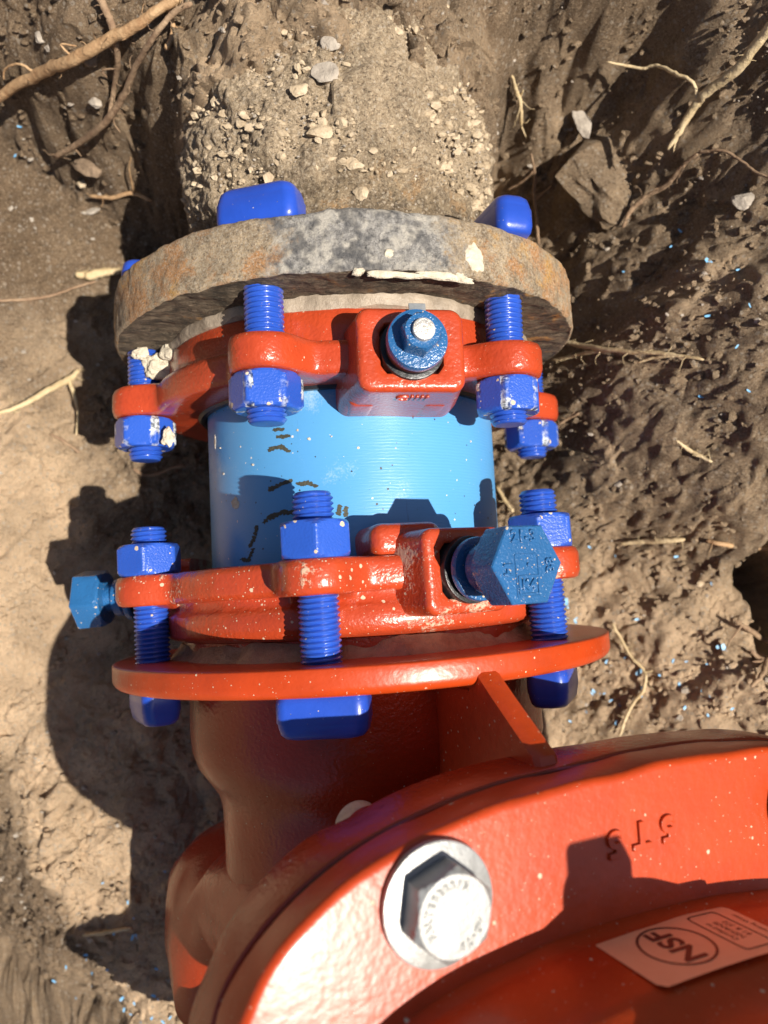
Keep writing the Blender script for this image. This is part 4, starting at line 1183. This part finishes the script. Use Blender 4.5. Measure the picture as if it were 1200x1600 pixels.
make_stone('tan flat pebble near the right turned bolt head', (716, 302), 20, 16, M_stone, .5, 20, .5, 13, on=90)
make_stone('pale oblong stone in the top left soil', (68, 62), 22, 24, M_stone_grey, 3, 0, .5, 14)
make_stone('small whitish pebble left of the tan root', (80, 78), 20, 16, M_stone_grey, 2, 20, .5, 15)
make_stone('dark glossy lump below the thick tan root', (143, 97), 38, 26, M_stone_dark, 3, 10, .5, 16)
make_stone('round pebble between the two left roots', (152, 163), 26, 22, M_stone_grey, 3, 0, .5, 17)
make_stone('flat brown stone in the left hollow', (148, 262), 62, 40, M_stone_dark, 3, -10, .4, 18)
make_stone('tiny white pebble in the left hollow', (129, 290), 15, 17, M_stone, 3, 0, .6, 19)
make_stone('flat chip left of the old flange', (145, 333), 28, 12, M_stone_grey, 3, 10, .5, 20)
make_stone('nubbly pebble in the right soil above the arched root tail', (1158, 318), 40, 36, M_stone_grey, 3, 0, .6, 21)
make_stone('pale pebble in the soil near the thin stalk', (1070, 1080), 16, 14, M_stone_grey, 2, 0, .6, 22)
make_stone('white pebble low beside the orange bonnet edge', (1063, 1120), 16, 14, M_stone_grey, 2, 30, .6, 23)
make_stone('small pebble beside the blue chip at right', (1092, 912), 12, 10, M_stone, 2, 0, .6, 24)


def scatter(name, label, n, region, smin, smax, mat, seed, onpipe=False, power=2.5):
    rs = np.random.default_rng(seed); base = [blob(1, .8, .7, k + 60, .3, 1, .75) for k in range(6)]
    x0, y0, x1, y1 = region
    if onpipe:
        th = rs.uniform(-1.35, 1.35, n); y = rs.uniform(y0, y1, n); r = 89.5 + 6.5 * sstep((y - YU - 62) / 30); P = np.column_stack([r * np.sin(th), y, r * np.cos(th)])
    else:
        X = rs.uniform(x0, x1, n); Y = rs.uniform(y0, y1, n); P = np.column_stack([X, Y, H(X, Y)])
    V = []; F = []; o = 0
    for i in range(n):
        v, f = base[i % 6]; s = smin + (smax - smin) * rs.random() ** power; a = rs.uniform(0, 6.28); c_, s_ = math.cos(a), math.sin(a)
        w = v @ np.array([[c_, s_, 0], [-s_, c_, 0], [0, 0, 1]]) * s * np.array([1, rs.uniform(.6, 1), rs.uniform(.5, .9)]); V.append(w + P[i]); F += [(a_ + o, b_ + o, c2 + o) for a_, b_, c2 in f]; o += len(v)
    me = mesh_of(name, np.concatenate(V), F, [mat], True, 25); W = np.concatenate(V)
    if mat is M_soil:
        for nm, fu in (('tone', tone_at), ('damp_shade', damp_shade_at)):
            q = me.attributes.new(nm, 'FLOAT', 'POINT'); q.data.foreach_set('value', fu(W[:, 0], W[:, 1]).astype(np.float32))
    return tag(put(name, me), label, kind='stuff')
scatter('gravel', 'small tan gravel scattered through the soil', 2200, (-330, -260, 300, 420), .6, 3.6, M_stone_grey, 1, power=5)
scatter('soil_crumbs', 'brown soil crumbs lying all over the trench', 20000, (-400, -290, 300, 440), .7, 4.6, M_soil, 2, power=2.6)
scatter('crust_gravel', 'coarse tan gravel crusted on the old pipe', 1500, (0, YU + 72, 0, YU + 185), .6, 4.6, M_stone, 3, True, 3.5)
scatter('crust_grit', 'fine grit on the old pipe behind its flange', 900, (0, YU + 34, 0, YU + 190), .4, 1.5, M_stone_grey, 4, True)


def flakes():
    rs = np.random.default_rng(11); px = []
    px += [(620, 150), (683, 170), (795, 92), (497, 280), (32, 200), (25, 245), (130, 135), (1055, 870), (962, 870), (920, 855), (884, 940), (1110, 912)]
    for cx, cy, sx, sy, n in [(960, 1060, 45, 50, 18), (1080, 1070, 45, 45, 14), (180, 1470, 60, 70, 20), (220, 1575, 35, 25, 16), (1090, 430, 60, 60, 9), (1130, 520, 50, 50, 4), (895, 960, 15, 60, 8), (930, 1100, 30, 30, 8)]:
        px += [(rs.normal(cx, sx), rs.normal(cy, sy)) for _ in range(n)]
    P = hits(px); V = []; F = []
    for i, p in enumerate(P):
        s = rs.uniform(.8, 2.2) * (1.7 if i in (0, 1) or rs.random() < .12 else 1); a = rs.uniform(0, 6.28); k = 6; o = len(V); w = s * rs.uniform(.3, .6)
        for j in range(k):
            t = j / (k - 1) - .5
            for q in (-1, 1):
                x, y, z = t * 2 * s, q * w * (1 - 1.5 * t * t), 1.6 + s * (.6 * t * t) + rs.uniform(-.1, .1)
                V.append((p[0] + x * math.cos(a) - y * math.sin(a), p[1] + x * math.sin(a) + y * math.cos(a), p[2] + z))
        F += [(o + 2 * j, o + 2 * j + 2, o + 2 * j + 3, o + 2 * j + 1) for j in range(k - 1)]
    ob = put('pipe_shavings', mesh_of('pipe_shavings', V, F, [M_flake], True, None)); tag(ob, 'light blue plastic shavings strewn over the soil', kind='stuff')
flakes()

# mortar lumps on the far left upper bolt
def lump(px, z, sx, sy, sz, seed, label=None):
    d = rays([px])[0]; t = (z - CAM[2]) / d[2]; p = CAM + d * t
    v, f = blob(sx, sy, sz, seed, .5, 4); return put('mortar_lump', mesh_of('mortar_lump', v, f, [M_mortar], True, None), None, Matrix.Translation(Vector(p) * MM))
tag(lump((245, 572), 36, 8.5, 8, 3.5, 3), 'cream mortar lump stuck on the far left upper stud', 'mortar')
tag(lump((278, 548), 40, 8, 7, 4, 5), 'cream mortar bridging the rusty flange and red ring at left', 'mortar')
tag(lump((262, 684), 42, 3.2, 5, 1.5, 8), 'small mortar crumb on the far left upper nut', 'mortar')
tag(lump((220, 552), 38, 4, 3, 2, 9), 'thin mortar flake at the top of the far left upper stud', 'mortar')
